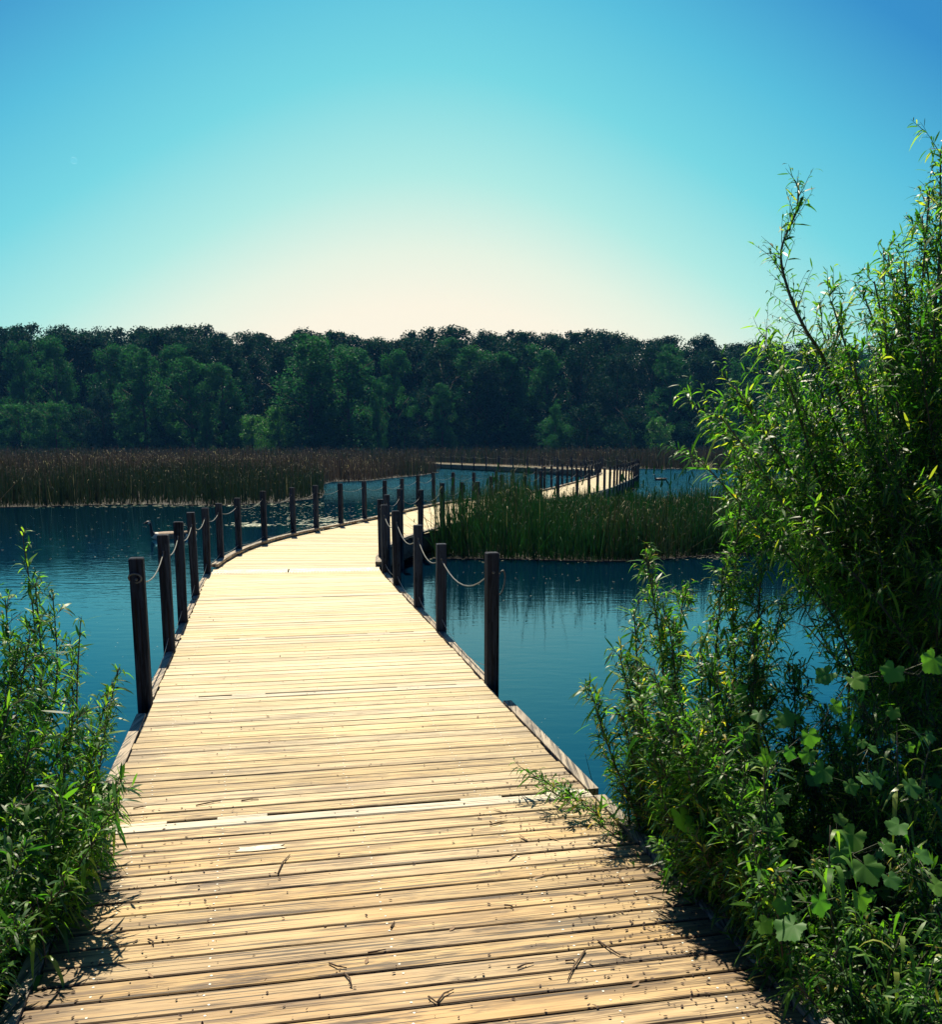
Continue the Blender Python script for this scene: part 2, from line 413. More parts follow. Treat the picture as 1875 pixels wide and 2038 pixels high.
walk = empty('boardwalk', (0, 0, 0), 'pale weathered plank boardwalk winding across the lake towards the forest', 'boardwalk')
def plank_mesh(yl0, yl1, yr0, yr1, th=.036, bev=.004, wob=.0012, nsec=5, jag=0.012):
    """plank in local coords: x across the deck, y along the path"""
    V = []; F = []
    ja, jb = R.uniform(-jag, jag * .3), R.uniform(-jag * .3, jag)
    for i in range(nsec):
        t = i / (nsec - 1); x = -HW + 2 * HW * t
        if i == 0: x += ja
        if i == nsec - 1: x += jb
        a = yl0 + (yr0 - yl0) * t + R.uniform(-wob, wob); b_ = yl1 + (yr1 - yl1) * t + R.uniform(-wob, wob)
        z = R.uniform(-.0008, .0008)
        V += [(x, a, -th), (x, a, z - bev), (x, a + bev, z), (x, b_ - bev, z), (x, b_, z - bev), (x, b_, -th)]
    for i in range(nsec - 1):
        for j in range(5):
            F.append((i * 6 + j, (i + 1) * 6 + j, (i + 1) * 6 + j + 1, i * 6 + j + 1))
        F.append((i * 6 + 5, (i + 1) * 6 + 5, (i + 1) * 6, i * 6))
    F.append(tuple(range(6))); F.append(tuple((nsec - 1) * 6 + j for j in range(6))[::-1])
    return V, F
GAP = .0105
S_str = s_of_y(12.3)
S_E = s_of_y(13.2)
seam_s = [s_of_y(y) for y in (1.95, 4.24, 6.50, 8.48, 10.80)]
variants = []
for k in range(16):
    g = GAP * (.45 + .95 * R.random()) * (1 if k < 8 else .5)
    mb = MB(); mb.add(*plank_mesh(-PITCH / 2 + g / 2, PITCH / 2 - g / 2, -PITCH / 2 + g / 2, PITCH / 2 - g / 2))
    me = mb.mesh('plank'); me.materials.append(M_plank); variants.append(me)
def seam_mesh():
    mb = MB(); hw = PITCH / 2
    V, F = plank_mesh(-hw + .002, hw - .030, -hw + .002, hw - .030, wob=.0004); mb.add(V, F)
    for x0, x1 in ((-HW, -HW + .28), (-HW + .50, -HW + .72), (HW - .62, HW - .42), (HW - .2, HW)):
        mb.box(((x0 + x1) / 2, hw - .0165, -.0135), (x1 - x0, .0268, .026))
    me = mb.mesh('seam_plank'); me.materials.append(M_seam); return me
seam_me = seam_mesh()
def place(me, s, name='plank'):
    t = T(s); c = C(s); ang = math.atan2(-t[0], t[1])
    o = bpy.data.objects.new(name, me); COL.objects.link(o); o.parent = walk
    o.location = (c[0], c[1], R.uniform(-.0012, .0012)); o.rotation_euler = (0, 0, ang)
    return o
s = .0 + 1.2
count = 0; stuffV = MB()
nxt = 0
while s < STOT - .4:
    if S_E - .19 < s < S_E + .19:
        s += .38 + .0; continue
    isseam = nxt < len(seam_s) and s >= seam_s[nxt]
    if isseam:
        nxt += 1
        o = place(seam_me, s, 'plank'); o['label'] = 'pale seam plank with notched gap between deck sections'
        o.location.z = .003; count += 1
    elif s < S_str:
        o = place(R.choice(variants[:8] if s < seam_s[1] or R.random() < .18 else variants[8:]), s)
        if R.random() < .5: o.rotation_euler.z += math.pi
        o.rotation_euler.z += R.uniform(-.0012, .0012)
        count += 1
    else:
        g = GAP / 2
        t = T(s); c = C(s)
        def loc(p):
            d = np.array([p[0] - c[0], p[1] - c[1]]); return d[0] * t[1] - d[1] * t[0], d[0] * t[0] + d[1] * t[1]
        l0 = loc(off(s - PITCH / 2, -HW)); l1 = loc(off(s + PITCH / 2, -HW)); r0 = loc(off(s - PITCH / 2, HW)); r1 = loc(off(s + PITCH / 2, HW))
        V, F = plank_mesh(l0[1] + g, max(l0[1] + .02, l1[1] - g), r0[1] + g, max(r0[1] + .02, r1[1] - g), nsec=2 if count > 260 else 4)
        if count < 290:
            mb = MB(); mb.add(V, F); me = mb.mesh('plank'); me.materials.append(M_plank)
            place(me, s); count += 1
        else:
            z = R.uniform(-.001, .001)
            V = [(c[0] + x * t[1] + y * t[0], c[1] - x * t[0] + y * t[1], zz + z) for x, y, zz in V]
            stuffV.add(V, F)
    s += PITCH
o = stuffV.build('distant_decking', M_plankfar, walk); o['kind'] = 'stuff'
# ribbed transition plates
for (x0, x1) in ((-HW, -.12), (-.10, HW)):
    mb = MB(); t = T(S_E); ang = math.atan2(-t[0], t[1]); Mz = Matrix.Rotation(ang, 4, 'Z')
    c = C(S_E)
    def L(p): 
        q_ = Mz @ Vector(p); return Vector((q_.x + c[0], q_.y + c[1], q_.z))
    mb.box(L(((x0 + x1) / 2, 0, -.010)), (x1 - x0, .40, .02), Mz)
    nn = int((x1 - x0) / .04)
    for i in range(nn):
        x = x0 + .02 + i * (x1 - x0 - .04) / (nn - 1)
        mb.box(L((x, 0, .003)), (.016, .39, .006), Mz)
    mb.build('ribbed_plate', M_plate, walk)
# nails
mb = MB()
s = 1.2
while s < s_of_y(12.0):
    for ox in (-.95, -.6, 0.0, .6, .95):
        for oy in (-.028, .028):
            p = off(s + oy + R.uniform(-.004, .004), ox + R.uniform(-.012, .012), .0008)
            r = .0042
            mb.add([(p.x + r * math.cos(a), p.y + r * math.sin(a), .0012) for a in np.arange(6) * math.pi / 3], [tuple(range(6))])
    s += PITCH
o = mb.build('screw_heads', M_nail, walk); o['kind'] = 'stuff'
# stringers and skirt boards under the deck
def ribbon(s0, s1, o0, o1, z0, z1, step=.5):
    mb = MB(); ss = np.linspace(s0, s1, max(2, int((s1 - s0) / step) + 1)); V = []; F = []
    for s in ss:
        V += [off(s, o0, z0), off(s, o1, z0), off(s, o1, z1), off(s, o0, z1)]
    for i in range(len(ss) - 1):
        for j in range(4):
            F.append((i * 4 + j, i * 4 + (j + 1) % 4, (i + 1) * 4 + (j + 1) % 4, (i + 1) * 4 + j))
    F += [(3, 2, 1, 0), tuple((len(ss) - 1) * 4 + j for j in range(4))]
    mb.add(V, F); return mb
for o0 in (-1.14, -.62, -.02, .58, 1.10):
    ribbon(.2, STOT - .3, o0, o0 + .04, -.24, -.0375).build('stringer', M_under, walk)
for sd in (-1, 1):
    ribbon(.2, STOT - .3, sd * (HW - .06), sd * (HW - .10), -.36, -.245).build('skirt_board', M_under, walk)
# curb boards along both edges
bounds = [1.2] + seam_s + [S_E - .25]
for sd in (-1, 1):
    for i in range(len(bounds) - 1):
        a = bounds[i] + .07; b_ = bounds[i + 1] - (.50 if (i == 2) else .02)
        if i == 2 and sd == -1: b_ = bounds[i + 1] - .35
        ribbon(a, b_, sd * (HW + .010), sd * (HW + .066), -.03, .012, 1.0).build('curb_board', M_curb, walk)
    s = S_E + .3
    while s < 78:
        L_ = 1.5
        ribbon(s, min(s + L_ - .02, 80), sd * (HW - .045), sd * (HW + .045), .03, .068, .5).build('curb_board', M_curb, walk)
        s += L_
    # low cross spacers that carry the raised kerb
    mb = MB(); s = S_E + .5
    while s < 78:
        p = off(s, sd * HW, .0145); mb.box(p, (.07, .14, .028), Matrix.Rotation(math.atan2(-T(s)[0], T(s)[1]), 4, 'Z')); s += .75
    o = mb.build('curb_spacers', M_under, walk); o['kind'] = 'stuff'
ribbon(78, STOT - .5, -HW - .04, -HW + .05, .02, .07).build('curb_board', M_curb, walk)
ribbon(78, STOT - .5, HW - .05, HW + .04, .02, .07).build('curb_board', M_curb, walk)
# bleached mark on a plank
p = ground(520, 1688); mb = MB()
out = [(-.10, -.022), (-.03, -.03), (.06, -.026), (.105, -.018), (.075, 0), (.09, .022), (.0, .026), (-.05, .018), (-.095, .024), (-.085, 0)]
mb.add([(p.x + x, p.y + y + x * .2, .0042) for x, y in out] + [(p.x + x, p.y + y + x * .2, .0010) for x, y in out],
       [tuple(range(10))] + [(i, (i + 10), (i + 1) % 10 + 10, (i + 1) % 10) for i in range(10)])
mb.build('paint_mark', M_paint, walk)

# ------------------------------------------------------------------ posts and ropes
PW = .088
def post_mesh(h, var):
    mb = MB(); a = PW / 2; r = random.Random(var)
    c = .007; V = []; F = []
    zs = [-1.0, WATER, 0, h * .5, h - .006, h]
    for i, z in enumerate(zs):
        k = a - (.005 if i == len(zs) - 1 else 0)
        dx, dy = r.uniform(-.001, .001), r.uniform(-.001, .001)
        pr = [(k - c, -k), (k, -k + c), (k, k - c), (k - c, k), (-k + c, k), (-k, k - c), (-k, -k + c), (-k + c, -k)]
        V += [(x + dx, y + dy, z) for x, y in pr]
    for i in range(len(zs) - 1):
        for j in range(8): F.append((i * 8 + j, i * 8 + (j + 1) % 8, (i + 1) * 8 + (j + 1) % 8, (i + 1) * 8 + j))
    F.append(tuple((len(zs) - 1) * 8 + j for j in range(8)))
    mb.add(V, F); me = mb.mesh('post'); me.materials.append(M_post); return me
hs = [.80, .86, .90, .935, .96, .85]
pmesh = {(h, k): post_mesh(h, k) for h in hs for k in range(2)}
def nearest_s(x, y):
    i = int(np.argmin((path[:, 0] - x) ** 2 + (path[:, 1] - y) ** 2)); return float(arc[i])
Ln = [(-2.17, 6.21, .96), (-2.51, 7.85, .96), (-2.78, 9.15, .96), (-3.16, 10.94, .935), (-3.55, 12.95, .86), (-3.70, 14.2, .85), (-3.70, 15.5, .86), (-3.62, 17.0, .90),
      (-3.38, 18.45, .90), (-3.05, 19.5, .90), (-2.66, 20.7, .90), (-2.30, 22.1, .90)]
Rn = [(.12, 6.73, .935), (-.32, 8.71, .80), (-.59, 10.06, .86), (-.93, 11.75, .90), (-1.21, 12.95, .90)]
OUT = HW + .045
def build_row(nears, side):
    lst = [(nearest_s(x, y), h) for x, y, h in nears]
    s = lst[-1][0]
    while True:
        s += (1.5 if s < 50 else 1.9) if s < 74 else 2.6
        if s > STOT - 4: break
        lst.append((s, R.choice([.86, .90, .90, .935])))
    return [(off(s, side * OUT), s, h) for s, h in lst]
rows = {'left': build_row(Ln, -1), 'right': build_row(Rn, 1)}
ords = ['nearest', 'second', 'third', 'fourth', 'fifth', 'sixth', 'seventh', 'eighth', 'ninth', 'tenth', 'eleventh', 'twelfth', 'thirteenth', 'fourteenth', 'fifteenth', 'sixteenth', 'seventeenth', 'eighteenth', 'nineteenth', 'twentieth']
extra = {('left', 0): ' with a hanging rope loop', ('left', 1): ' in front of the swimming goose', ('left', 4): ' beside the ribbed plate',
         ('right', 0): ' against open teal water', ('right', 1): ', shorter than its neighbour', ('right', 4): ' at the inner bend'}
ropes_pts = {}
for side, row in rows.items():
    tops = []
    for i, (p, s, h) in enumerate(row):
        me = pmesh[(h, R.randrange(2))]
        o = bpy.data.objects.new('post', me); COL.objects.link(o)
        t = T(s)
        o.location = (p.x, p.y, 0); o.rotation_euler = (R.uniform(-.012, .012), R.uniform(-.012, .012), math.atan2(-t[0], t[1]) + R.uniform(-.05, .05))
        if i < len(ords):
            lab = '%s post from the near end of the %s row%s' % (ords[i], side, extra.get((side, i), ''))
        elif s < 56: lab = 'slim timber post along the middle stretch of the boardwalk beside the green reeds'
        elif s < 78: lab = 'slim timber post around the far turn of the boardwalk'
        else: lab = 'tiny timber post on the distant boardwalk leg before the far marsh'
        tag(o, lab, 'post', 'timber posts along the boardwalk')
        tops.append((Vector((p.x, p.y, h)), h))
    ropes_pts[side] = tops
def rope(side, zoff, rad, sag, m, name, label, frac=1.0, loop=True):
    mb = MB(); pts = ropes_pts[side]; line = []
    for i in range(len(pts) - 1):
        a = pts[i][0].copy(); b_ = pts[i + 1][0].copy()
        a.z = a.z + zoff if zoff < 0 else zoff; b_.z = b_.z + zoff if zoff < 0 else zoff
        d = (b_ - a).length; sg = sag * min(1.3, d / 1.6) * R.uniform(.7, 1.25)
        n = 10 if i < 14 else 5
        for k in range(n):
            t = k / n; q_ = a.lerp(b_, t); q_.z -= sg * 4 * t * (1 - t); line.append(q_)
    line.append(b_)
    far = [1.0 if p.y < 16 else .75 for p in line]
    mb.tube(line, [rad * f for f in far], 5)
    o = mb.build(name, m, smooth=True); tag(o, label, 'rope')
    return o
rl = rope('left', -.13, .0048, .11, M_rope, 'rope', 'pale sagging rope threaded through the tops of the left posts')
rr_ = rope('right', -.13, .0048, .14, M_rope, 'rope', 'pale sagging rope threaded through the tops of the right posts')
rope('left', .13, .0022, .06, M_wire, 'rope', 'thin lower line strung near deck level through the left posts')
rope('right', .13, .0022, .09, M_wire, 'rope', 'thin lower line strung near deck level through the right posts')
def loop(parent, c, r1, r2, u, v_):
    mb = MB(); mb.tube([c + u * (r1 * math.cos(a)) + v_ * (r2 * math.sin(a)) for a in np.linspace(0, 2 * math.pi, 28, endpoint=False)], .0058, 5, closed=True)
    mb.build('rope_loop', M_rope, parent, smooth=True)
p = rows['left'][0][0]; loop(rl, Vector((p.x + .002, p.y - .052, .835)), .040, .031, Vector((1, 0, 0)), Vector((0, -.3, 1)).normalized())
p = rows['right'][0][0]; loop(rr_, Vector((p.x + .065, p.y + .03, .72)), .028, .085, Vector((1, .4, 0)).normalized(), Vector((.15, 0, 1)).normalized())
# knots where the rope passes each near post
for side, parent in (('left', rl), ('right', rr_)):
    for i in range(9):
        p, s, h = rows[side][i]; t = T(s)
        for sg in (-1, 1):
            mb = MB(); c = Vector((p.x + t[0] * .05 * sg, p.y + t[1] * .05 * sg, h - .13 - .004))
            mb.tube([c - Vector((t[0], t[1], 0)) * .007, c, c + Vector((t[0], t[1], 0)) * .007], [.006, .011, .006], 6)
            mb.build('knot', M_rope, parent, smooth=True)

# ------------------------------------------------------------------ leaves and blades
def unit(a):
    return a / np.maximum(np.linalg.norm(a, axis=1, keepdims=True), 1e-9)
PROF5 = ([0, .25, .55, .82, 1], [0, .42, .5, .30, 0])
PROF4 = ([0, .3, .7, 1], [0, .5, .4, 0])
def strips(P, D, S, L, Wd, curl, prof=PROF5, tint=None, fold=.0):
    """lanceolate blades; P,D,S (n,3) base, direction, side; curl (n,) droop along -Z"""
    n = len(P); ts, ws = prof; k = len(ts)
    V = []; L = L[:, None]; Wd = Wd[:, None]; cu = curl[:, None]
    Z = np.array([[0, 0, -1.0]])
    for i, (t, w_) in enumerate(zip(ts, ws)):
        c = P + D * L * t * (1 - .25 * np.abs(cu) * t) + Z * L * cu * t * t
        if w_ == 0: V.append(c)
        else:
            V.append(c - S * Wd * w_); V.append(c + S * Wd * w_)
    per = len(V); V = np.stack(V, 1).reshape(-1, 3)
    F = []
    ids = []; c0 = 0
    for w_ in ws:
        if w_ == 0: ids.append((c0,)); c0 += 1
        else: ids.append((c0, c0 + 1)); c0 += 2
    for a, b_ in zip(ids[:-1], ids[1:]):
        if len(a) == 1 and len(b_) == 2: F.append((a[0], b_[1], b_[0]))
        elif len(a) == 2 and len(b_) == 2: F += [(a[0], a[1], b_[1]), (a[0], b_[1], b_[0])]
        elif len(a) == 2: F.append((a[0], a[1], b_[0]))
    F = np.array(F)
    FF = (np.arange(n)[:, None, None] * per + F[None]).reshape(-1, 3)
    T_ = np.repeat(tint if tint is not None else rng.random(n), per)
    return V, FF, T_[:, None] * np.ones((1, 3))
def blade_obj(name, m, parts, parent=None):
    V = []; F = []; Tn = []; b0 = 0
    for v, f, t in parts:
        V.append(v); F.append(f + b0); Tn.append(t); b0 += len(v)
    me = arr_mesh(name, np.concatenate(V), np.concatenate(F), np.concatenate(Tn))
    return link(name, me, parent, [m])

# single-leaf meshes shared by the leaf parts (unit length)
def unit_leaf(curl, wr):
    V, F, T_ = strips(np.zeros((1, 3)), np.array([[0, 1., 0]]), np.array([[1., 0, 0]]), np.ones(1), np.array([wr]), np.array([curl]), PROF5, np.array([R.random() * .9]))
    # fold along the midrib for depth
    me = arr_mesh('leaf', V, F, T_)
    me.materials.append(M_willow); return me
UL = [unit_leaf(c, w_) for c in (.05, .2, .35, .5) for w_ in (.11, .14)]

def rand_dirs(n):
    v = rng.normal(size=(n, 3)); return unit(v)
class Plant:
    """shrub grown from stems, side shoots and narrow leaves"""
    def __init__(s, seed, dens=1.0): s.dens = dens; s.r = random.Random(seed); s.P = []; s.D = []; s.L = []; s.tw = []; s.stems = []
    def grow(s, pts, rad, nshoot, slen, leaf_step=.022, leafL=.085, start=.2, sub=1, spread=.9, leaf_on_stem=True):
        r = s.r; pts = [Vector(p) for p in pts]
        # smooth polyline
        line = []
        for i in range(len(pts) - 1):
            p0 = pts[max(i - 1, 0)]; p3 = pts[min(i + 2, len(pts) - 1)]
            for k in range(6): line.append(Vector(cr_pt(p0, pts[i], pts[i + 1], p3, k / 6)))
        line.append(pts[-1])
        n = len(line)
        s.stems.append((line, [rad * (1 - .8 * i / (n - 1)) + .0012 for i in range(n)]))
        ln = [0]
        for a, b_ in zip(line[:-1], line[1:]): ln.append(ln[-1] + (b_ - a).length)
        tot = ln[-1]
        def P(t):
            x = t * tot
            for i in range(n - 1):
                if ln[i + 1] >= x:
                    f = (x - ln[i]) / max(1e-6, ln[i + 1] - ln[i]); return line[i].lerp(line[i + 1], f), (line[i + 1] - line[i]).normalized()
            return line[-1], (line[-1] - line[-2]).normalized()
        nshoot = int(nshoot * s.dens)
        for k in range(nshoot):
            t = start + (1 - start) * (k + r.random()) / nshoot
            p, d = P(min(t, .995))
            a = r.uniform(0, 2 * math.pi); o1 = d.orthogonal().normalized(); o2 = d.cross(o1)
            side = o1 * math.cos(a) + o2 * math.sin(a)
            dd = (d * r.uniform(.5, 1.1) + side * spread * r.uniform(.5, 1.1) + Vector((0, 0, r.uniform(.0, .45)))).normalized()
            s.shoot(p, dd, slen * r.uniform(.5, 1.15) * (1.15 - .55 * t), leaf_step, leafL, sub)
        if leaf_on_stem:
            s.leaves([P(.45 + .55 * i / 40)[0] for i in range(41)], leaf_step * 1.2, leafL)
    def shoot(s, p, d, L, step, leafL, sub):
        r = s.r; pts = [p.copy()]; q_ = p.copy(); n = 6
        for i in range(n):
            d = (d + Vector((r.uniform(-.14, .14), r.uniform(-.14, .14), r.uniform(-.10, .18)))).normalized()
            q_ = q_ + d * (L / n); pts.append(q_.copy())
        s.tw.append((pts, .0022))
        s.leaves(pts, step, leafL)
        if sub > 0:
            for k in range(2):
                i = r.randrange(1, n - 1); a = rand3(r)
                s.shoot(pts[i], (d + a * .9).normalized(), L * r.uniform(.35, .6), step, leafL, sub - 1)
    def leaves(s, pts, step, leafL):
        step *= .62; r = s.r; acc = 0; tot = sum((b_ - a).length for a, b_ in zip(pts[:-1], pts[1:])); run = 0
        for a, b_ in zip(pts[:-1], pts[1:]):
            d = b_ - a; l = d.length
            if l < 1e-6: continue
            d = d / l; x = acc
            while x < l:
                p = a + d * x; v = rand3(r); v = (v - d * v.dot(d)); 
                if v.length > 1e-3: v.normalize()
                dd = (d * r.uniform(.35, 1.0) + v * .75 + Vector((0, 0, .05))).normalized()
                s.P.append(p); s.D.append(dd); s.L.append(leafL * r.uniform(.38, 1.38) * (1 - .35 * (run + x) / max(tot, .01)))
                x += step * r.uniform(.6, 1.4)
            acc = x - l; run += l
    def build(s, name, loc, label, cat, nparts=0, wr=.125, parent=None, yellow=.03):
        root = empty(name, loc, label, cat)
        for line, rad in s.stems:
            mb = MB(); mb.tube(line, rad, 6); mb.build('stem', M_stem, root, smooth=True)
        mb = MB()
        for pts, r_ in s.tw: mb.tube(pts, [r_ * (1 - .7 * i / (len(pts) - 1)) for i in range(len(pts))], 3)
        o = mb.build('twigs', M_stem, root); o['kind'] = 'stuff'
        P = np.array([tuple(p) for p in s.P]); D = np.array([tuple(p) for p in s.D]); L = np.array(s.L); n = len(P)
        S = unit(np.cross(D, rand_dirs(n) * .7 + np.array([[0, 0, 1.0]])))
        curl = rng.uniform(.05, .85, n)
        tint = rng.random(n) * .92; tint[rng.random(n) < yellow] = rng.uniform(.93, 1.0)
        keep = np.ones(n, bool)
        if nparts:
            x, y = project(P); vis = (x > 10) & (x < 1865) & (y > 0) & (y < 2030) & (L > .05)
            idx = np.where(vis)[0]; sc_ = L[idx] / P[idx, 1] * rng.uniform(.6, 1.0, len(idx)); idx = idx[np.argsort(-sc_)][:nparts]
            keep[idx] = False
            for i in idx:
                d = Vector(D[i]); sd = Vector(S[i]); nn = sd.cross(d)
                M = Matrix((sd, d, nn)).transposed().to_4x4() @ Matrix.Scale(L[i], 4)
                M.translation = Vector(P[i])
                o = bpy.data.objects.new('leaf', R.choice(UL)); COL.objects.link(o); o.parent = root
                o.matrix_parent_inverse = Matrix.Translation(-root.location); o.matrix_basis = M
        k = keep
        o = blade_obj('foliage', M_willow, [strips(P[k], D[k], S[k], L[k], L[k] * wr * rng.uniform(.8, 1.25, k.sum()), curl[k], PROF5, tint[k])], root); o['kind'] = 'stuff'
        return root
def rand3(r):
    while True:
        v = Vector((r.uniform(-1, 1), r.uniform(-1, 1), r.uniform(-1, 1)))
        if .05 < v.length < 1: return v.normalized()

def stemline(base, tip, lean=.0, n=3, r=R, bow=.12):
    base = Vector(base); tip = Vector(tip); out = [base]
    for i in range(1, n):
        t = i / n; p = base.lerp(tip, t); p.z += (tip - base).length * bow * math.sin(math.pi * t)
        p += Vector((r.uniform(-.05, .05), r.uniform(-.05, .05), 0)); out.append(p)
    out.append(tip); return out

# --- big willow on the right
wl = Plant(3, 1.8)
B = Vector((2.55, 4.95, -.3))
wl.grow([B, at(1800, 1100, 4.8), at(1690, 830, 4.7), at(1640, 715, 4.65), at(1600, 650, 4.6), at(1568, 575, 4.6), at(1555, 500, 4.6), at(1585, 420, 4.6), at(1590, 365, 4.6)], .010, 58, .26, start=.42, leafL=.075, sub=0, spread=.75, leaf_step=.032)
tips = [(1872, 300, 4.7, 30, .30), (1905, 330, 4.4, 30, .35), (1835, 430, 4.9, 30, .32), (1800, 520, 4.6, 30, .35), (1720, 590, 4.9, 30, .32), (1655, 600, 4.6, 28, .30),
        (1520, 690, 4.7, 30, .34), (1462, 770, 4.5, 30, .34), (1425, 830, 4.7, 28, .28), (1480, 900, 4.4, 28, .34), (1545, 800, 5.1, 30, .36), (1600, 950, 4.3, 30, .36), (1500, 1000, 4.7, 26, .28),
        (1700, 720, 4.3, 30, .38), (1780, 700, 5.1, 30, .38), (1860, 620, 4.4, 30, .38), (1900, 800, 4.2, 30, .38), (1760, 900, 4.2, 30, .38), (1680, 1010, 4.3, 28, .34), (1800, 1050, 4.2, 28, .34),
        (1640, 880, 4.9, 30, .36), (1850, 380, 4.6, 26, .24), (1895, 420, 5.0, 26, .3), (1800, 610, 4.8, 26, .3), (1760, 640, 4.5, 26, .3), (1870, 500, 4.5, 26, .3), (1600, 700, 4.7, 24, .26), (1740, 560, 4.7, 22, .22), (1560, 730, 4.5, 24, .28), (2050, 350, 4.8, 28, .45), (2150, 560, 4.6, 28, .45), (2100, 800, 4.3, 26, .45), (1880, 1000, 4.2, 26, .38), (2250, 700, 5.2, 26, .5), (1950, 520, 5.4, 26, .45)]
for (px, py, Y, ns_, sl) in tips:
    tip = at(px, py, Y)
    b_ = B + Vector((R.uniform(-.15, .35), R.uniform(-.25, .25), 0))
    wl.grow(stemline(b_, tip, n=4, bow=.04), .012, ns_, sl, start=.22, sub=1)
    for q_ in range(1):
        tp_ = tip + Vector((R.uniform(-.16, .22), R.uniform(-.4, .4), R.uniform(-.35, -.08)))
        wl.grow(stemline(b_ + Vector((R.uniform(-.3, .3), R.uniform(-.3, .3), 0)), tp_, n=4, bow=.03), .008, int(ns_ * .6), sl, start=.25, sub=1)
wl.build('willow_shrub', B, 'tall dense willow shrub with narrow leaves filling the right side, reaching into the sky', 'willow', nparts=300, yellow=.06)

# --- young willow stems near the deck edge, centre right
ws = Plant(5, 2.0)
for (bx, by, px, py, Y, ns_, sl) in [(1.05, 5.0, 1285, 1100, 5.0, 34, .14), (1.0, 4.9, 1262, 1215, 4.9, 22, .16), (.98, 4.8, 1232, 1300, 4.85, 20, .16), (.95, 4.7, 1172, 1362, 4.8, 22, .14),
        (1.1, 4.9, 1330, 1230, 4.9, 22, .18), (1.3, 5.0, 1440, 1130, 4.9, 30, .2), (1.35, 5.1, 1478, 945, 4.9, 42, .15), (1.3, 4.9, 1395, 1270, 4.7, 22, .2), (1.45, 5.0, 1520, 1060, 4.9, 30, .2),
        (.95, 4.6, 1240, 1430, 4.7, 22, .16), (1.15, 4.6, 1320, 1370, 4.6, 24, .2), (1.3, 4.6, 1420, 1330, 4.5, 24, .2), (1.4, 4.7, 1500, 1270, 4.6, 24, .2), (1.0, 4.5, 1290, 1480, 4.5, 22, .16),
        (1.2, 4.5, 1380, 1450, 4.4, 24, .2), (1.55, 4.8, 1580, 1330, 4.6, 26, .2), (1.05, 5.2, 1270, 1330, 5.2, 22, .18), (1.2, 5.3, 1360, 1180, 5.3, 26, .18), (1.5, 5.2, 1560, 1200, 5.1, 26, .18)]:
    ws.grow(stemline((bx * .86 + R.uniform(-.05, .05), by * .86, -.35), at(px, py, Y * .86), n=3, bow=.03), .006, ns_, sl, start=.18, sub=1, leafL=.08, leaf_step=.024)
for (px, py, Y, px1, py1) in [(1045, 1532, 4.45, 1250, 1640), (1075, 1560, 4.3, 1260, 1660), (1130, 1580, 4.2, 1270, 1665), (1165, 1600, 4.15, 1290, 1690), (1215, 1700, 3.9, 1330, 1690), (1190, 1640, 4.0, 1300, 1690), (1290, 1740, 3.7, 1400, 1690)]:
    mid = at(px1, py1, Y + .05); tip = at(px, py, Y)
    ws.grow([Vector((1.25, 4.5, -.2)), mid.lerp(Vector((1.25, 4.5, 0)), .5) + Vector((0, 0, .05)), mid, tip], .005, 13, .15, start=.42, sub=0, leafL=.08, spread=.6)
ws.build('willow_sapling', (1.2, 4.8, -.35), 'bright young willow thicket leaning over the right deck edge with one thin spire', 'willow', nparts=300, yellow=.05)

# --- lower right mid shrub (dark interior)
wm = Plant(9, 2.3)
for (bx, by, px, py, Y, ns_, sl) in [(1.7, 4.1, 1650, 1420, 4.1, 26, .24), (1.8, 4.2, 1740, 1370, 4.2, 26, .24), (1.9, 4.1, 1840, 1340, 4.1, 26, .24), (1.6, 4.0, 1580, 1480, 4.0, 26, .22), (2.0, 3.9, 1880, 1440, 3.9, 26, .24),
        (1.5, 3.9, 1480, 1530, 4.1, 24, .2), (1.35, 3.9, 1390, 1570, 4.0, 24, .2), (1.3, 3.7, 1360, 1650, 3.8, 22, .18), (1.4, 3.6, 1440, 1690, 3.7, 22, .18), (2.1, 3.6, 1960, 1500, 3.6, 24, .24), (1.75, 3.6, 1760, 1560, 3.6, 22, .2), (1.9, 3.4, 1850, 1600, 3.4, 22, .2), (2.2, 4.4, 2000, 1300, 4.4, 26, .3),
        (1.1, 3.5, 1330, 1690, 3.6, 20, .16), (1.15, 3.3, 1420, 1760, 3.4, 18, .16),
        (1.1, 3.3, 1400, 1500, 3.5, 24, .18), (1.1, 3.4, 1350, 1540, 3.5, 24, .18), (1.15, 3.2, 1400, 1620, 3.3, 24, .15), (1.2, 3.2, 1440, 1600, 3.3, 20, .15), (1.15, 3.0, 1430, 1730, 3.1, 16, .12),
        (1.1, 3.3, 1330, 1620, 3.4, 20, .15), (1.1, 3.1, 1390, 1680, 3.2, 20, .14), (1.1, 3.0, 1450, 1640, 3.1, 20, .15), (1.15, 2.8, 1500, 1800, 2.9, 16, .12), (1.25, 2.6, 1590, 1960, 2.62, 10, .12), (1.35, 2.7, 1660, 1900, 2.75, 16, .16), (1.5, 2.9, 1720, 1840, 2.95, 18, .18), (1.4, 3.1, 1620, 1740, 3.15, 20, .18), (1.7, 3.1, 1820, 1720, 3.15, 20, .2), (1.7, 2.7, 1880, 1850, 2.7, 12, .15), (1.6, 2.6, 1820, 1990, 2.6, 12, .14)]:
    wm.grow(stemline((bx, by, -.3), at(px, py, Y), n=3, bow=.06), .006, ns_, sl, start=.12, sub=1, leafL=.08, leaf_step=.026)
for k in range(26):
    px_, py_ = R.uniform(1420, 1900), R.uniform(1290, 1750); Yk = R.uniform(3.7, 4.5)
    tp = at(px_, py_, Yk); wm.grow(stemline((tp.x + R.uniform(.0, .4), Yk + R.uniform(-.1, .3), -.35), tp, n=3, bow=.05), .005, 12, .24, start=.1, sub=1, leafL=.085, leaf_step=.03)
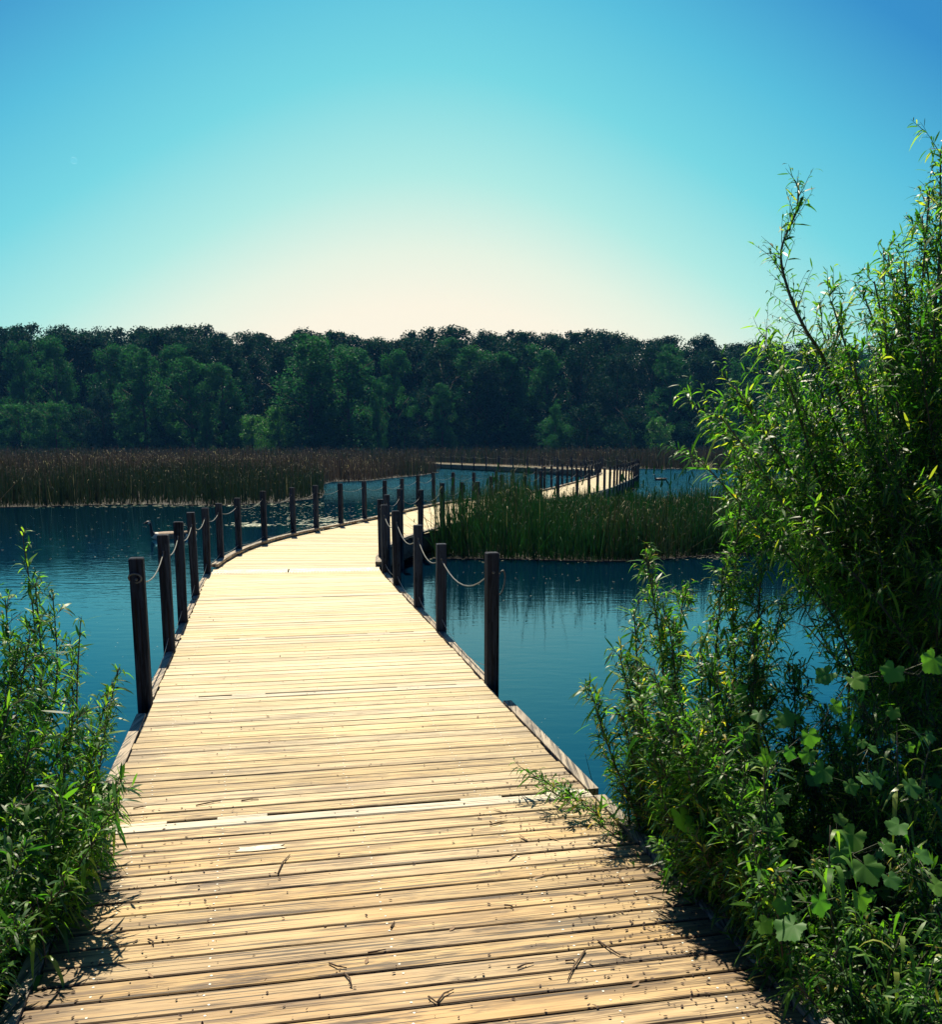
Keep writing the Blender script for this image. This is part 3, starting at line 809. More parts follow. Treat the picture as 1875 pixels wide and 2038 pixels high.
for (px_, py_, Yk) in [(1275, 1400, 3.6), (1300, 1330, 3.55), (1330, 1450, 3.45), (1350, 1380, 3.5), (1390, 1460, 3.35), (1420, 1400, 3.4), (1300, 1500, 3.5), (1370, 1540, 3.3), (1440, 1520, 3.2), (1470, 1600, 3.1), (1480, 1450, 3.3), (1520, 1540, 3.1), (1500, 1660, 2.95), (1540, 1740, 2.8)]:
    tp = at(px_, py_, Yk); wm.grow(stemline((max(tp.x + .12, .98), Yk - .02, -.35), tp, n=3, bow=.05), .004, 13, .15, start=.2, sub=1, leafL=.085, leaf_step=.028)
wm.build('willow_shrub', (1.8, 3.9, -.3), 'low shadowed willow shrub tangled with grape vine at the lower right', 'willow', nparts=150)

# --- left willow shrub
wf = Plant(21, 1.7)
for (bx, by, px, py, Y, ns_, sl) in [(-2.0, 4.3, 45, 1065, 4.1, 12, .10), (-2.0, 4.1, 70, 1160, 4.1, 22, .14), (-1.95, 4.1, 105, 1185, 4.2, 20, .14), (-2.1, 4.0, 10, 1190, 4.0, 24, .2),
        (-1.8, 4.1, 160, 1240, 4.1, 12, .12), (-1.85, 4.2, 140, 1290, 4.3, 18, .14), (-2.0, 3.8, 60, 1260, 3.8, 24, .2), (-1.7, 4.0, 235, 1330, 4.1, 14, .13), (-1.75, 3.9, 215, 1380, 3.95, 18, .16),
        (-2.2, 3.7, -60, 1230, 3.8, 24, .25), (-2.4, 3.9, -150, 1200, 4.0, 24, .25), (-1.9, 3.6, 90, 1360, 3.7, 24, .2), (-1.75, 3.7, 200, 1470, 3.75, 22, .15), (-1.7, 3.6, 190, 1560, 3.6, 22, .14),
        (-2.0, 3.4, 20, 1400, 3.5, 24, .2), (-1.8, 3.4, 130, 1520, 3.45, 24, .16), (-1.7, 3.3, 150, 1640, 3.35, 22, .13), (-1.9, 3.1, 30, 1600, 3.2, 22, .2), (-1.7, 3.0, 90, 1740, 3.1, 20, .13),
        (-1.8, 2.9, 10, 1780, 2.95, 20, .15), (-2.2, 3.2, -80, 1500, 3.3, 22, .25), (-2.0, 2.8, -60, 1700, 2.9, 20, .2), (-1.65, 3.5, 215, 1640, 3.55, 16, .12), (-1.62, 2.75, -30, 1850, 2.7, 16, .14)]:
    wf.grow(stemline((bx, by, -.3), at(px, py, Y), n=3, bow=.03), .0055, ns_, sl, start=.14, sub=1, leafL=.085, leaf_step=.025)
for (px, py, Y) in [(255, 1570, 3.6), (225, 1700, 3.4), (230, 1640, 3.5), (95, 1830, 3.0), (130, 1800, 3.1), (60, 1870, 2.85)]:
    tip = at(px, py, Y)
    wf.grow([Vector((-1.75, Y, -.1)), tip.lerp(Vector((-1.7, Y, .1)), .5) + Vector((0, 0, .12)), tip], .004, 9, .12, start=.4, sub=0)
for (bx, by, px, py, Y, ns_, sl) in [(-1.6, 3.4, 245, 1560, 3.35, 20, .14), (-1.6, 3.3, 235, 1610, 3.2, 20, .14), (-1.6, 3.1, 190, 1670, 3.1, 20, .13), (-1.7, 3.2, 120, 1600, 3.2, 22, .18), (-1.65, 2.9, 130, 1760, 2.95, 18, .12),
        (-1.8, 3.0, 40, 1700, 3.0, 22, .18), (-1.7, 2.7, 30, 1850, 2.75, 18, .14), (-1.65, 2.6, -20, 1950, 2.6, 16, .14), (-1.9, 3.4, 60, 1480, 3.4, 24, .2), (-1.8, 3.6, 150, 1430, 3.6, 24, .18), (-2.0, 3.9, 30, 1300, 3.9, 24, .2)]:
    wf.grow(stemline((bx, by, -.3), at(px, py, Y), n=3, bow=.05), .005, ns_, sl, start=.12, sub=1, leafL=.09, leaf_step=.025)
wf.build('willow_shrub', (-2.0, 3.7, -.3), 'leafy willow shrub with long thin stems left of the deck, overhanging its planks', 'willow', nparts=300, yellow=.03)

# --- grape vine with large lobed leaves
def grape_leaf(seed):
    r = random.Random(seed); n = 38; V = [(0, 0, 0)]; F = []
    for i in range(n):
        a = -math.pi * .5 + math.radians(14) + (2 * math.pi - math.radians(28)) * i / (n - 1)
        lob = .88 + .12 * math.cos(5 * (a - math.pi / 2)) + (.045 if i % 2 else -.045) + r.uniform(-.03, .03)
        x, y = lob * .5 * math.cos(a), lob * .5 * math.sin(a) + .18
        z = .10 * abs(x) ** 1.1 - .22 * (y - .1) ** 2 + .03 * math.sin(a * 5) * lob
        V.append((x, y, z))
    V[0] = (0, .02, .0)
    for i in range(1, n): F.append((0, i, i + 1))
    me = arr_mesh('grape_leaf', V, F, np.full((len(V), 3), r.uniform(.1, .9)))
    me.materials.append(M_grape); return me
GL = [grape_leaf(i) for i in range(7)]
vine = empty('grape_vine', (1.6, 3.7, -.3), 'grape vine with broad jagged leaves climbing through the shaded lower right shrubs', 'vine')
spots = [(1455, 1555, 3.75, .11), (1490, 1560, 3.9, .09), (1355, 1620, 3.75, .13), (1385, 1640, 3.7, .14), (1470, 1710, 3.5, .11), (1640, 1530, 3.7, .10), (1700, 1660, 3.45, .12), (1720, 1720, 3.3, .12), (1665, 1690, 3.4, .09),
         (1580, 1840, 3.0, .11), (1560, 1790, 3.1, .08), (1515, 1835, 3.05, .07), (1630, 1790, 3.1, .09), (1710, 1780, 3.1, .09), (1760, 1680, 3.3, .08), (1790, 1640, 3.4, .09), (1810, 1560, 3.5, .09), (1740, 1545, 3.6, .08), (1860, 1310, 4.0, .12), (1650, 1340, 4.1, .10), (1700, 1350, 4.0, .10), (1780, 1330, 4.0, .11),
         (1465, 1370, 4.4, .10), (1420, 1400, 4.4, .08), (1330, 1600, 3.95, .10), (1545, 1620, 3.6, .07), (1430, 1520, 3.9, .08), (1530, 1500, 3.9, .08), (1610, 1460, 3.9, .09), (1560, 1420, 4.1, .10), (1480, 1450, 4.2, .09), (1770, 1745, 3.1, .07), (1540, 1650, 3.5, .07), (1830, 1700, 3.2, .08), (1860, 1760, 3.1, .08), (1690, 1560, 3.6, .07)]
for k in range(110):
    spots.append((R.uniform(1400, 1900), R.uniform(1400, 1900), R.uniform(3.3, 4.2), R.uniform(.04, .08)))
vp_ = []
for i, (px, py, Y, sz) in enumerate(spots):
    Y = Y * (.89 if i < 36 else .95)
    p = at(px, py, Y)
    if p.z < -.1 or p.x < .98 + max(0, (4 - p.y)) * .1 + (.0): 
        if i >= 36: continue
    o = bpy.data.objects.new('leaf', GL[i % 7]); COL.objects.link(o); o.parent = vine; o.matrix_parent_inverse = Matrix.Translation(-vine.location)
    tilt = R.uniform(.5, 1.25)
    o.matrix_basis = Matrix.Translation(p) @ Matrix.Rotation(R.uniform(-.7, .7), 4, 'Z') @ Matrix.Rotation(tilt, 4, 'X') @ Matrix.Rotation(math.pi + R.uniform(-.9, .9), 4, 'Z') @ Matrix.Scale(sz * .9, 4)
    vp_.append(p)
vp_.sort(key=lambda p: p.x)
for i in range(0, len(vp_) - 1, 2):
    p0 = vp_[i]
    c_ = sorted((p for p in vp_ if p is not p0), key=lambda p: (p - p0).length)[:3]
    pts = [p0 + Vector((0, .02, -.01)), p0.lerp(c_[0], .5) + Vector((R.uniform(-.04, .04), .03, -.05)), c_[0] + Vector((0, .02, -.01)), c_[0].lerp(c_[1], .5) + Vector((0, .04, -.04)), c_[1] + Vector((0, .02, 0))]
    mb = MB(); mb.tube(pts, .0018, 4); mb.build('vine_stem', M_vine, vine, smooth=True)

# --- arching grass plants at lower right, and at the far left bottom
def arching(name, base, n, hgt, spread, label, wid=.016, seed=1, tips=None, lean=(0, 0)):
    r = np.random.default_rng(seed); root = empty(name, base, label, 'grass plant')
    stalk_n = 1 if tips is None else len(tips)
    allp = []
    for k in range(stalk_n):
        tip = Vector((base[0] + lean[0], base[1] + lean[1], base[2] + hgt)) if tips is None else tips[k]
        pts = [Vector(base) + Vector((r.uniform(-.04, .04), r.uniform(-.04, .04), 0)).lerp(Vector(), 0)]
        for t in (.35, .7, 1.0):
            q_ = Vector(base).lerp(tip, t); q_ += Vector((r.uniform(-.02, .02), r.uniform(-.02, .02), 0)); pts.append(q_)
        mb = MB(); mb.tube(pts, [.0045, .004, .003, .0015], 5); mb.build('stem', M_stem, root, smooth=True)
        for i in range(n):
            t = .2 + .8 * (i + r.random()) / n
            p = Vector(base).lerp(tip, t); a = r.uniform(0, 2 * math.pi)
            d = Vector((math.cos(a) * spread, math.sin(a) * spread, 1.0)).normalized()
            L = r.uniform(.6, 1.0) * (.30 if t < .8 else .2) * min(1.2, hgt / .7)
            allp.append((p, d, L))
    P = np.array([tuple(a[0]) for a in allp]); D = np.array([tuple(a[1]) for a in allp]); L = np.array([a[2] for a in allp])
    S = unit(np.cross(D, np.array([[0, 0, 1.0]])))
    m = len(P); curl = r.uniform(.5, 1.15, m); wd = np.full(m, wid) * r.uniform(.7, 1.3, m)
    prof = ([0, .12, .3, .5, .7, .87, 1], [0, .42, .5, .46, .36, .2, 0])
    for i in range(m):
        V, F, T_ = strips(P[i:i + 1], D[i:i + 1], S[i:i + 1], L[i:i + 1], wd[i:i + 1], curl[i:i + 1], prof, r.random(1))
        me = arr_mesh('leaf', V, F, T_, smooth=True); link('leaf', me, root, [M_grass])
    return root
def gb(px, Y, z=-.28):
    p = at(px, 1000, Y); return (p.x, Y, z)
arching('grass_stalk', gb(1760, 2.85), 16, .9, .9, 'sunlit grass stalk with arching yellow-green blades in front of the dark vine', seed=3, tips=[at(1650, 1640, 2.85)])
arching('grass_stalk', gb(1590, 2.9), 8, .7, 1.0, 'short grass stalk beside the lower right deck corner with drooping blades', seed=4, tips=[at(1545, 1800, 2.9)])
arching('grass_stalk', gb(1830, 2.8), 12, .8, .9, 'grass stalk at the bottom right corner half in shadow', seed=5, tips=[at(1800, 1830, 2.8)])
arching('grass_stalk', gb(1850, 3.5), 22, 1.2, 1.2, 'wide arching grass clump in the right shrubs above the grape leaves', seed=6, tips=[at(1780, 1440, 3.5), at(1850, 1480, 3.4)])
arching('grass_stalk', gb(1870, 2.7), 12, .6, 1.1, 'low grass tuft lowest at the right picture edge', seed=8, tips=[at(1860, 1900, 2.7)])
arching('grass_stalk', gb(20, 2.9), 12, .8, 1.0, 'arching grass stalk below the left willow near the bottom edge', seed=9, tips=[at(60, 1790, 2.9)])
arching('grass_stalk', gb(60, 3.1), 10, .9, 1.0, 'thin grass stalk rising through the left willow', seed=10, tips=[at(85, 1700, 3.1)])
# dark bare sedge stalks in the water by the thicket
mb = MB()
for (px, py, px0, py0) in [(1165, 1500, 1185, 1580), (1213, 1508, 1222, 1590), (1230, 1525, 1226, 1600), (1228, 1512, 1250, 1570), (1242, 1560, 1235, 1610)]:
    mb.tube([at(px0, py0 + 60, 5.0), at(px0, py0, 5.0), at(px, py, 5.0)], [.003, .0025, .001], 4)
tag(mb.build('sedge', M_stem), 'few thin dark sedge stalks standing in water beside the right deck edge', 'sedge')
# bare crossing branches behind the thicket
mb = MB(); mb.tube([at(1690, 1345, 5.3), at(1650, 1290, 5.3), at(1592, 1195, 5.3)], [.008, .006, .002], 5); mb.tube([at(1670, 1320, 5.3), at(1610, 1250, 5.4), at(1575, 1235, 5.4)], [.005, .004, .001], 5)
mb.tube([at(1640, 1275, 5.3), at(1625, 1220, 5.3), at(1600, 1180, 5.3)], [.004, .003, .001], 4); mb.tube([Vector((2.15, 5.3, -.5)), at(1690, 1345, 5.3)], [.011, .008], 5)
tag(mb.build('bare_branch', M_stem), 'bare leafless branch seen against the water between the right shrubs', 'branch')

# ------------------------------------------------------------------ reed beds
def inside(poly, x, y):
    poly = np.array(poly); n = len(poly); c = np.zeros(len(x), bool); j = n - 1
    for i in range(n):
        xi, yi = poly[i]; xj, yj = poly[j]
        hit = ((yi > y) != (yj > y)) & (x < (xj - xi) * (y - yi) / (yj - yi + 1e-12) + xi)
        c ^= hit; j = i
    return c
def vnoise(x, y, sc_, seed):
    r = np.random.default_rng(seed); g = r.random((64, 64)); X = x / sc_; Y = y / sc_
    i = np.floor(X).astype(int); j = np.floor(Y).astype(int); fx = X - i; fy = Y - j
    fx = fx * fx * (3 - 2 * fx); fy = fy * fy * (3 - 2 * fy)
    a = g[i % 64, j % 64]; b_ = g[(i + 1) % 64, j % 64]; c = g[i % 64, (j + 1) % 64]; d = g[(i + 1) % 64, (j + 1) % 64]
    return (a * (1 - fx) + b_ * fx) * (1 - fy) + (c * (1 - fx) + d * fx) * fy
def reeds(name, poly, n, hfun, m, label, wid=.018, bend=.25, bias=None, tintfun=None, far_w=None, dead=.08, cat='reeds', heads=0, keepout=None, pale_tip=.05):
    poly_ = np.array(poly); x0, y0 = poly_.min(0); x1, y1 = poly_.max(0)
    X = []; Y = []
    while sum(len(a) for a in X) < n:
        m_ = n * 3
        x = rng.uniform(x0, x1, m_)
        t = rng.random(m_); y = y0 + (y1 - y0) * (t ** bias if bias else t)
        k = inside(poly, x + .0, y) 
        if keepout is not None: k &= ~keepout(x, y)
        k &= rng.random(m_) < (.35 + .9 * vnoise(x + 500, y + 500, 1.1, 5))
        X.append(x[k]); Y.append(y[k])
    x = np.concatenate(X)[:n]; y = np.concatenate(Y)[:n]
    h_ = hfun(x, y) * (.72 + .38 * rng.random(n)) * (.82 + .36 * vnoise(x + 300, y + 300, 1.8, 9))
    h_ *= .70 + .62 * vnoise(x + 70, y + 70, .6, 14)
    P = np.stack([x, y, np.full(n, WATER - .05)], 1)
    a = rng.uniform(0, 2 * math.pi, n); ln = rng.random(n) ** 1.8 * bend
    D = unit(np.stack([np.cos(a) * ln, np.sin(a) * ln, np.ones(n)], 1))
    dd = rng.random(n) < dead
    D[dd] = unit(np.stack([np.cos(a[dd]) * 1.0, np.sin(a[dd]) * .5, rng.uniform(.3, 1.3, dd.sum())], 1))
    ph = rng.uniform(0, math.pi, n); S = np.stack([np.cos(ph), np.sin(ph), np.zeros(n)], 1)
    curl = rng.random(n) ** 2 * .35
    wd = wid * rng.uniform(.6, 1.4, n) * (1 if far_w is None else far_w(y))
    tint = np.clip(tintfun(x, y) if tintfun else rng.random(n) * .8, 0, 1); tint = np.clip(tint + rng.normal(0, .13, n), 0, .9)
    pale = rng.random(n) < .018; tint[pale] = rng.uniform(.85, 1.0, pale.sum())
    parts = [strips(P, D, S, h_, wd, curl, ([0, .45, .85, 1], [.5, .5, .3, 0]), tint)]
    # bent-over leaf tips that catch light
    nb_ = n // 3; idx = rng.choice(n, nb_, replace=False); P2 = P[idx] + D[idx] * h_[idx, None] * rng.uniform(.6, .97, (nb_, 1)); 
    a2 = rng.uniform(0, 2 * math.pi, nb_); D2 = unit(np.stack([np.cos(a2), np.sin(a2), rng.uniform(.2, 1.2, nb_)], 1)); S2 = unit(np.cross(D2, np.array([[0, 0, 1.]])))
    t2 = np.clip(tint[idx] + .12, 0, 1); t2[rng.random(nb_) < pale_tip] = 1.0
    parts.append(strips(P2, D2, S2, rng.uniform(.12, .35, nb_), wd[idx] * .9, rng.uniform(.5, 1.2, nb_), PROF4, t2))
    if heads:
        hi = rng.choice(n, heads, replace=False); P3 = P[hi] + D[hi] * h_[hi, None] * .95
        for ang in (0, math.pi / 2):
            S3 = np.tile(np.array([[math.cos(ang), math.sin(ang), 0]]), (heads, 1))
            parts.append(strips(P3, D[hi], S3, np.full(heads, .17), np.full(heads, .028), np.zeros(heads), ([0, .08, .92, 1], [0, .5, .5, 0]), np.full(heads, .3)))
    o = blade_obj(name, m, parts); return tag(o, label, cat, kind='stuff')
def dist_path(x, y):
    d = np.full(len(x), 1e9)
    for p in path[::6]: d = np.minimum(d, (x - p[0]) ** 2 + (y - p[1]) ** 2)
    return np.sqrt(d)
ko = lambda x, y: dist_path(x, y) < 1.75
Lb = [(-60, 33.2), (-16.4, 34.6), (-12.3, 36.6), (-9, 35.6), (-7.2, 38), (-6.2, 41), (-6.8, 46), (-8.3, 55), (-8.4, 60), (-6.3, 62), (-5.4, 67), (-3.6, 74), (-2.6, 82), (-4.5, 90), (-12, 104), (-60, 112)]
fw = lambda y: np.clip((y / 36) ** .9, 1, 3.2)
brown_t = lambda x, y: .12 + .55 * vnoise(x + 100, y + 100, 4.0, 3) + np.clip((y - 38) * .012, 0, .25)
hb = lambda x, y: 1.22 + .30 * vnoise(x + 50, y + 50, 7.0, 2)
reeds('reed_bed', [p for p in Lb], 110000, hb, M_reed_b, 'broad brown cattail marsh filling the left bank of the lake', wid=.022, bias=1.6, tintfun=brown_t, far_w=fw, heads=900)
Fb = [(-70, 113), (-12, 106), (2, 112), (14, 99), (17, 95), (40, 94), (90, 93), (110, 176), (-110, 176)]
reeds('reed_bed', Fb, 60000, lambda x, y: 1.75 + .2 * vnoise(x + 50, y + 50, 9.0, 2), M_reed_b, 'far low strip of brown marsh reeds below the forest', wid=.055, bias=2.0, tintfun=lambda x, y: brown_t(x, y) - .12, far_w=lambda y: np.clip(y / 100, 1, 2), keepout=ko)
ko_near = lambda x, y: dist_path(x, y) < 1.32
Ib = [(-1.2, 18.9), (-.95, 18.6), (-.3, 18.5), (.6, 18.5), (2.3, 18.1), (3.2, 18.2), (4.7, 19.1), (6.4, 20.0), (9.5, 21), (12.5, 24), (11, 27), (8.3, 26.8), (6.5, 27.5), (4.8, 30.5), (3.2, 31.0), (2.0, 29.4), (1.2, 27), (.8, 24.5), (.1, 22.5), (-.55, 20.6)]
gi = lambda x, y: .10 + .62 * vnoise(x + 40, y + 40, 1.6, 8) + np.clip((x - 4) * .09, 0, .35) + np.where(y < 20.2, .10, 0)
hi_ = lambda x, y: np.where(x < 1.5, 1.5, 1.05) - np.where((y > 20.5) & (x > 1.5), np.clip((y - 20.5) * .1, 0, .25), 0) + np.where(x / y > .25, np.clip((x / y - .25) * 14, 0, .6), 0)
reeds('reed_bed', Ib, 34000, hi_, M_reed_g, 'green reed island beside the right edge of the boardwalk, middle distance', wid=.013, bend=.30, tintfun=gi, dead=.15, heads=200, keepout=ko_near, pale_tip=.06)
reeds('reed_bed', [(-1.0, 18.9), (4.7, 19.3), (6.4, 20.2), (9, 21.5), (9.6, 25), (6, 25), (3, 22.5), (.8, 22.5), (-.2, 20.6)], 1500, lambda x, y: np.where(x / y > .17, 1.6, 1.25), M_reed_g, 'few taller ragged reeds and seed stalks rising out of the green reed island', wid=.014, bend=.45, tintfun=lambda x, y: .35 + 0 * x, dead=.2, heads=120, keepout=ko_near)
# sparse reeds at its back corner standing in open water
Sb = [(4.6, 30), (8.5, 27), (12.5, 26), (13, 34), (9.5, 38), (7, 36)]
reeds('reed_bed', Sb, 900, lambda x, y: .75 + 0 * x, M_reed_g, 'thin scattered reeds in open water behind the green reed island', wid=.018, tintfun=lambda x, y: .25 + 0 * x, keepout=ko)
# small pale clump on the far bank
def clump(px, py, Y, n, hh, label):
    p = at(px, py, Y); a = rng.uniform(0, 2 * math.pi, n); P = np.stack([p.x + rng.normal(0, .35, n), Y + rng.normal(0, .2, n), np.full(n, WATER)], 1)
    D = unit(np.stack([np.cos(a) * .5, np.sin(a) * .4, np.ones(n)], 1)); S = np.tile([[1., 0, 0]], (n, 1))
    o = blade_obj('pale_reed_clump', M_reed_b, [strips(P, D, S, rng.uniform(.6, 1, n) * hh, np.full(n, .07), rng.random(n) * .4, PROF4, np.full(n, 1.0))]); tag(o, label, 'reed clump')
clump(1400, 930, 93, 60, 1.2, 'pale straw-coloured reed clump on the far right waterline')
clump(829, 944, 78, 14, .9, 'tiny pale dead reed tuft at the tip of the left marsh')
clump(1268, 930, 95, 10, .5, 'low pale dead stalks by the water just right of the far turn')

# peat under the beds
def bed(poly, name, label, z=WATER + .012, th=.25):
    mb = MB(); n = len(poly)
    V = [(x, y, z) for x, y in poly] + [(x, y, z - th) for x, y in poly]
    mb.add(V, [tuple(range(n))] + [(i, i + n, (i + 1) % n + n, (i + 1) % n) for i in range(n)])
    o = mb.build(name, M_peat); tag(o, label, 'ground', kind='structure')
bed(Lb, 'marsh_ground', 'dark peat under the left marsh'); bed(Fb, 'marsh_ground', 'dark peat under the far marsh', z=WATER + .02); bed(Ib, 'marsh_ground', 'dark peat under the green reed island')

# floating bits, foam and broken stalks on the water, plus pale flakes for its sparkles
FP = []; FS = []; FT = []
def scatter(px0, px1, py0, py1, n, smin, smax, bright):
    for _ in range(n):
        p = ground(min(max(R.gauss((px0 + px1) / 2, (px1 - px0) / 3.6), px0 - 20), px1 + 20) if px1 - px0 < 200 else R.uniform(px0, px1), R.gauss((py0 + py1) / 2, (py1 - py0) / 3.4), WATER)
        if vnoise(np.array([p.x + 90]), np.array([p.y + 90]), .35, 4)[0] < .42 and px1 - px0 < 200: continue
        FP.append(p); FS.append(R.uniform(smin, smax) * p.y / 20); FT.append(R.uniform(bright - .3, bright))
for (a, b_, c, d, n, s0, s1, br) in [(455, 540, 1041, 1049, 260, .02, .06, .95), (590, 735, 1032, 1052, 900, .015, .05, 1.0), (330, 480, 1030, 1060, 60, .01, .03, .8), (0, 330, 1010, 1120, 110, .008, .024, .8), (470, 780, 1000, 1040, 350, .01, .03, .7),
                               (1080, 1250, 1104, 1114, 420, .02, .05, 1.0), (990, 1070, 1103, 1110, 160, .02, .05, .8), (1290, 1420, 1096, 1112, 220, .015, .045, .85), (800, 1480, 1100, 1114, 700, .012, .04, .8), (0, 640, 1001, 1010, 420, .02, .05, .8), (900, 1400, 1120, 1180, 60, .008, .02, .8), (1300, 1500, 930, 935, 60, .02, .04, 1), (1180, 1250, 950, 1000, 30, .02, .03, .6),
                               (60, 330, 1150, 1420, 40, .006, .016, .9), (1000, 1240, 1400, 1500, 25, .004, .012, .9), (1440, 1700, 1090, 1110, 200, .015, .04, .8)]:
    scatter(a, b_, c, d, n, s0, s1, br)
n = len(FP); P = np.array([tuple(p) for p in FP]); P[:, 2] += .006 + rng.random(n) * .004
a = rng.normal(0, .5, n); D = np.stack([np.cos(a), np.sin(a), rng.random(n) * .12], 1); S = np.stack([-np.sin(a), np.cos(a), np.zeros(n)], 1); FS = np.array(FS)
o = blade_obj('floating_debris_and_glints', M_float, [strips(P, D, S, FS * 2.2, FS * 1.1, np.zeros(n), PROF4, np.clip(np.array(FT), 0, 1))])
tag(o, 'pale floating plant bits, foam and flakes drawn as sparkles scattered on the dark water', 'debris', kind='stuff')
# duckweed mat along the island's shore
# ------------------------------------------------------------------ forest
def tree_mesh(seed, H, rad, base, m, nl=34, per=150, leaf=.42, squat=1.0):
    r = np.random.default_rng(seed); pts = []; nor = []; tn = []
    for k in range(nl):
        t = (k + r.random()) / nl
        z = base + (H - base) * t
        prof = (math.sin(math.pi * min(1, (.16 + .80 * t)) ** .9) ** .55) * r.uniform(.75, 1.15)
        rr = rad * prof * math.sqrt(r.random()) * .95
        a = r.uniform(0, 2 * math.pi); c = np.array([rr * math.cos(a), rr * math.sin(a), z])
        lr = rad * r.uniform(.13, .34)
        if z + lr * .8 > H: c[2] = H - lr * .8 + r.uniform(-.2, .5)
        d = r.normal(size=(per, 3)); d /= np.linalg.norm(d, axis=1, keepdims=True)
        q_ = c + d * lr * (r.random((per, 1)) ** .33) * np.array([[1.05, 1.05, .85]])
        q_ += r.normal(size=(per, 3)) * .12
        pts.append(q_); nor.append(d); tn.append(np.full(per, r.random()) * .7 + r.random(per) * .3)
    P = np.concatenate(pts); n = len(P); Dn = unit(np.concatenate(nor) * .8 + r.normal(size=(n, 3)) * .7)
    A_ = unit(np.cross(Dn, r.normal(size=(n, 3)))); B_ = np.cross(Dn, A_); s_ = (leaf * r.uniform(.5, 1.2, n))[:, None] / 2
    V = np.stack([P - A_ * s_, P + B_ * s_ * .7, P + A_ * s_, P - B_ * s_ * .7], 1).reshape(-1, 3)
    F = (np.arange(n)[:, None] * 4 + np.array([[0, 1, 2, 3]]))
    tt = np.repeat(np.concatenate(tn), 4)[:, None] * np.ones((1, 3))
    crown = arr_mesh('crown', V, F, tt); crown.materials.append(m)
    mb = MB(); rr = random.Random(seed)
    mb.tube([(0, 0, -.6), (0.1, 0, H * .3), (rr.uniform(-.4, .4), 0, H * .6), (0, 0, H * .86)], [H * .018, H * .014, H * .009, H * .003], 6)
    for i in range(7):
        z = H * rr.uniform(.25, .7); a = rr.uniform(0, 6.28); l = rad * .8
        mb.tube([(0, 0, z), (l * .5 * math.cos(a), l * .5 * math.sin(a), z + l * .5), (l * math.cos(a), l * math.sin(a), z + l * .9)], [H * .006, H * .004, H * .0015], 4)
    tr = mb.mesh('trunk', True); tr.materials.append(M_bark)
    return crown, tr
M_tree_b = leaf_mat('bright_tree_leaf', [(0, (.035, .125, .035)), (.5, (.06, .18, .042)), (1, (.09, .24, .05))], trans=.28, rough=.5, spec=.2, tboost=(1.1, 1.6, .8))
tall = [tree_mesh(i, 22, 5.6 + .5 * (i % 3), 1.5, M_tree, nl=95, per=170, leaf=.40) for i in range(6)]
lite = [tree_mesh(20 + i, 20, 4.8, .8, M_tree_l, nl=80, per=160, leaf=.38) for i in range(4)]
bush = [tree_mesh(40 + i, 9, 4.4, -.3, (M_tree_b, M_tree_l, M_tree, M_tree)[i], nl=50, per=150, leaf=.34) for i in range(4)]
def tree(kind, x, y, H, wfac, label, group='trees of the forest behind the marsh', name='tree'):
    base = {'tall': (tall, 22), 'lite': (lite, 20), 'bush': (bush[1:], 9), 'brt': (bush[:1], 9)}[kind]
    cm, tm = R.choice(base[0]); s_ = H / base[1]
    o = empty(name, (x, y, -.2), label, 'tree', group); o.scale = (s_ * wfac, s_ * wfac, s_); o.rotation_euler = (0, 0, R.uniform(0, 6.28))
    for nm, me in (('trunk', tm), ('crown', cm)):
        c = bpy.data.objects.new(nm, me); COL.objects.link(c); c.parent = o
def skyline(px):
    xs = [-400, 0, 60, 120, 200, 300, 400, 480, 545, 600, 690, 775, 840, 900, 960, 1010, 1060, 1130, 1190, 1235, 1300, 1380, 1470, 1600, 1900, 2300]
    ys = [664, 662, 664, 666, 666, 669, 668, 674, 686, 668, 675, 685, 680, 671, 678, 674, 684, 670, 678, 686, 681, 692, 695, 700, 705, 700]
    return float(np.interp(px, xs, ys))
RANK = ['in the hindmost row, forming the skyline', 'in the middle row of the forest', 'in the front row of the forest']
for ri, (Y, st) in enumerate([(228, 4.4), (213, 6.2), (200, 7.2)]):
    x = -140 + ri * 2.1
    while x < 145:
        px = 937.5 + FPX * x / Y * .98
        if -260 < px < 2130:
            top = EYE + Y * (889 - skyline(px)) / FPX
            H = top + R.uniform(-.5, .4) - (-.3, .9, 2.6)[ri]
            third = 'left third' if px < 625 else 'centre' if px < 1250 else 'right third'
            kd = 'tall' if R.random() > (.0, .15, .3)[ri] else 'lite'
            tree(kd, x + R.uniform(-1.6, 1.6), Y + R.uniform(-4, 4), max(8, H), R.uniform(.85, 1.2), ('tall dark' if kd == 'tall' else 'tall greener') + ' tree ' + RANK[ri] + ', picture ' + third)
        x += st * R.uniform(.8, 1.2)
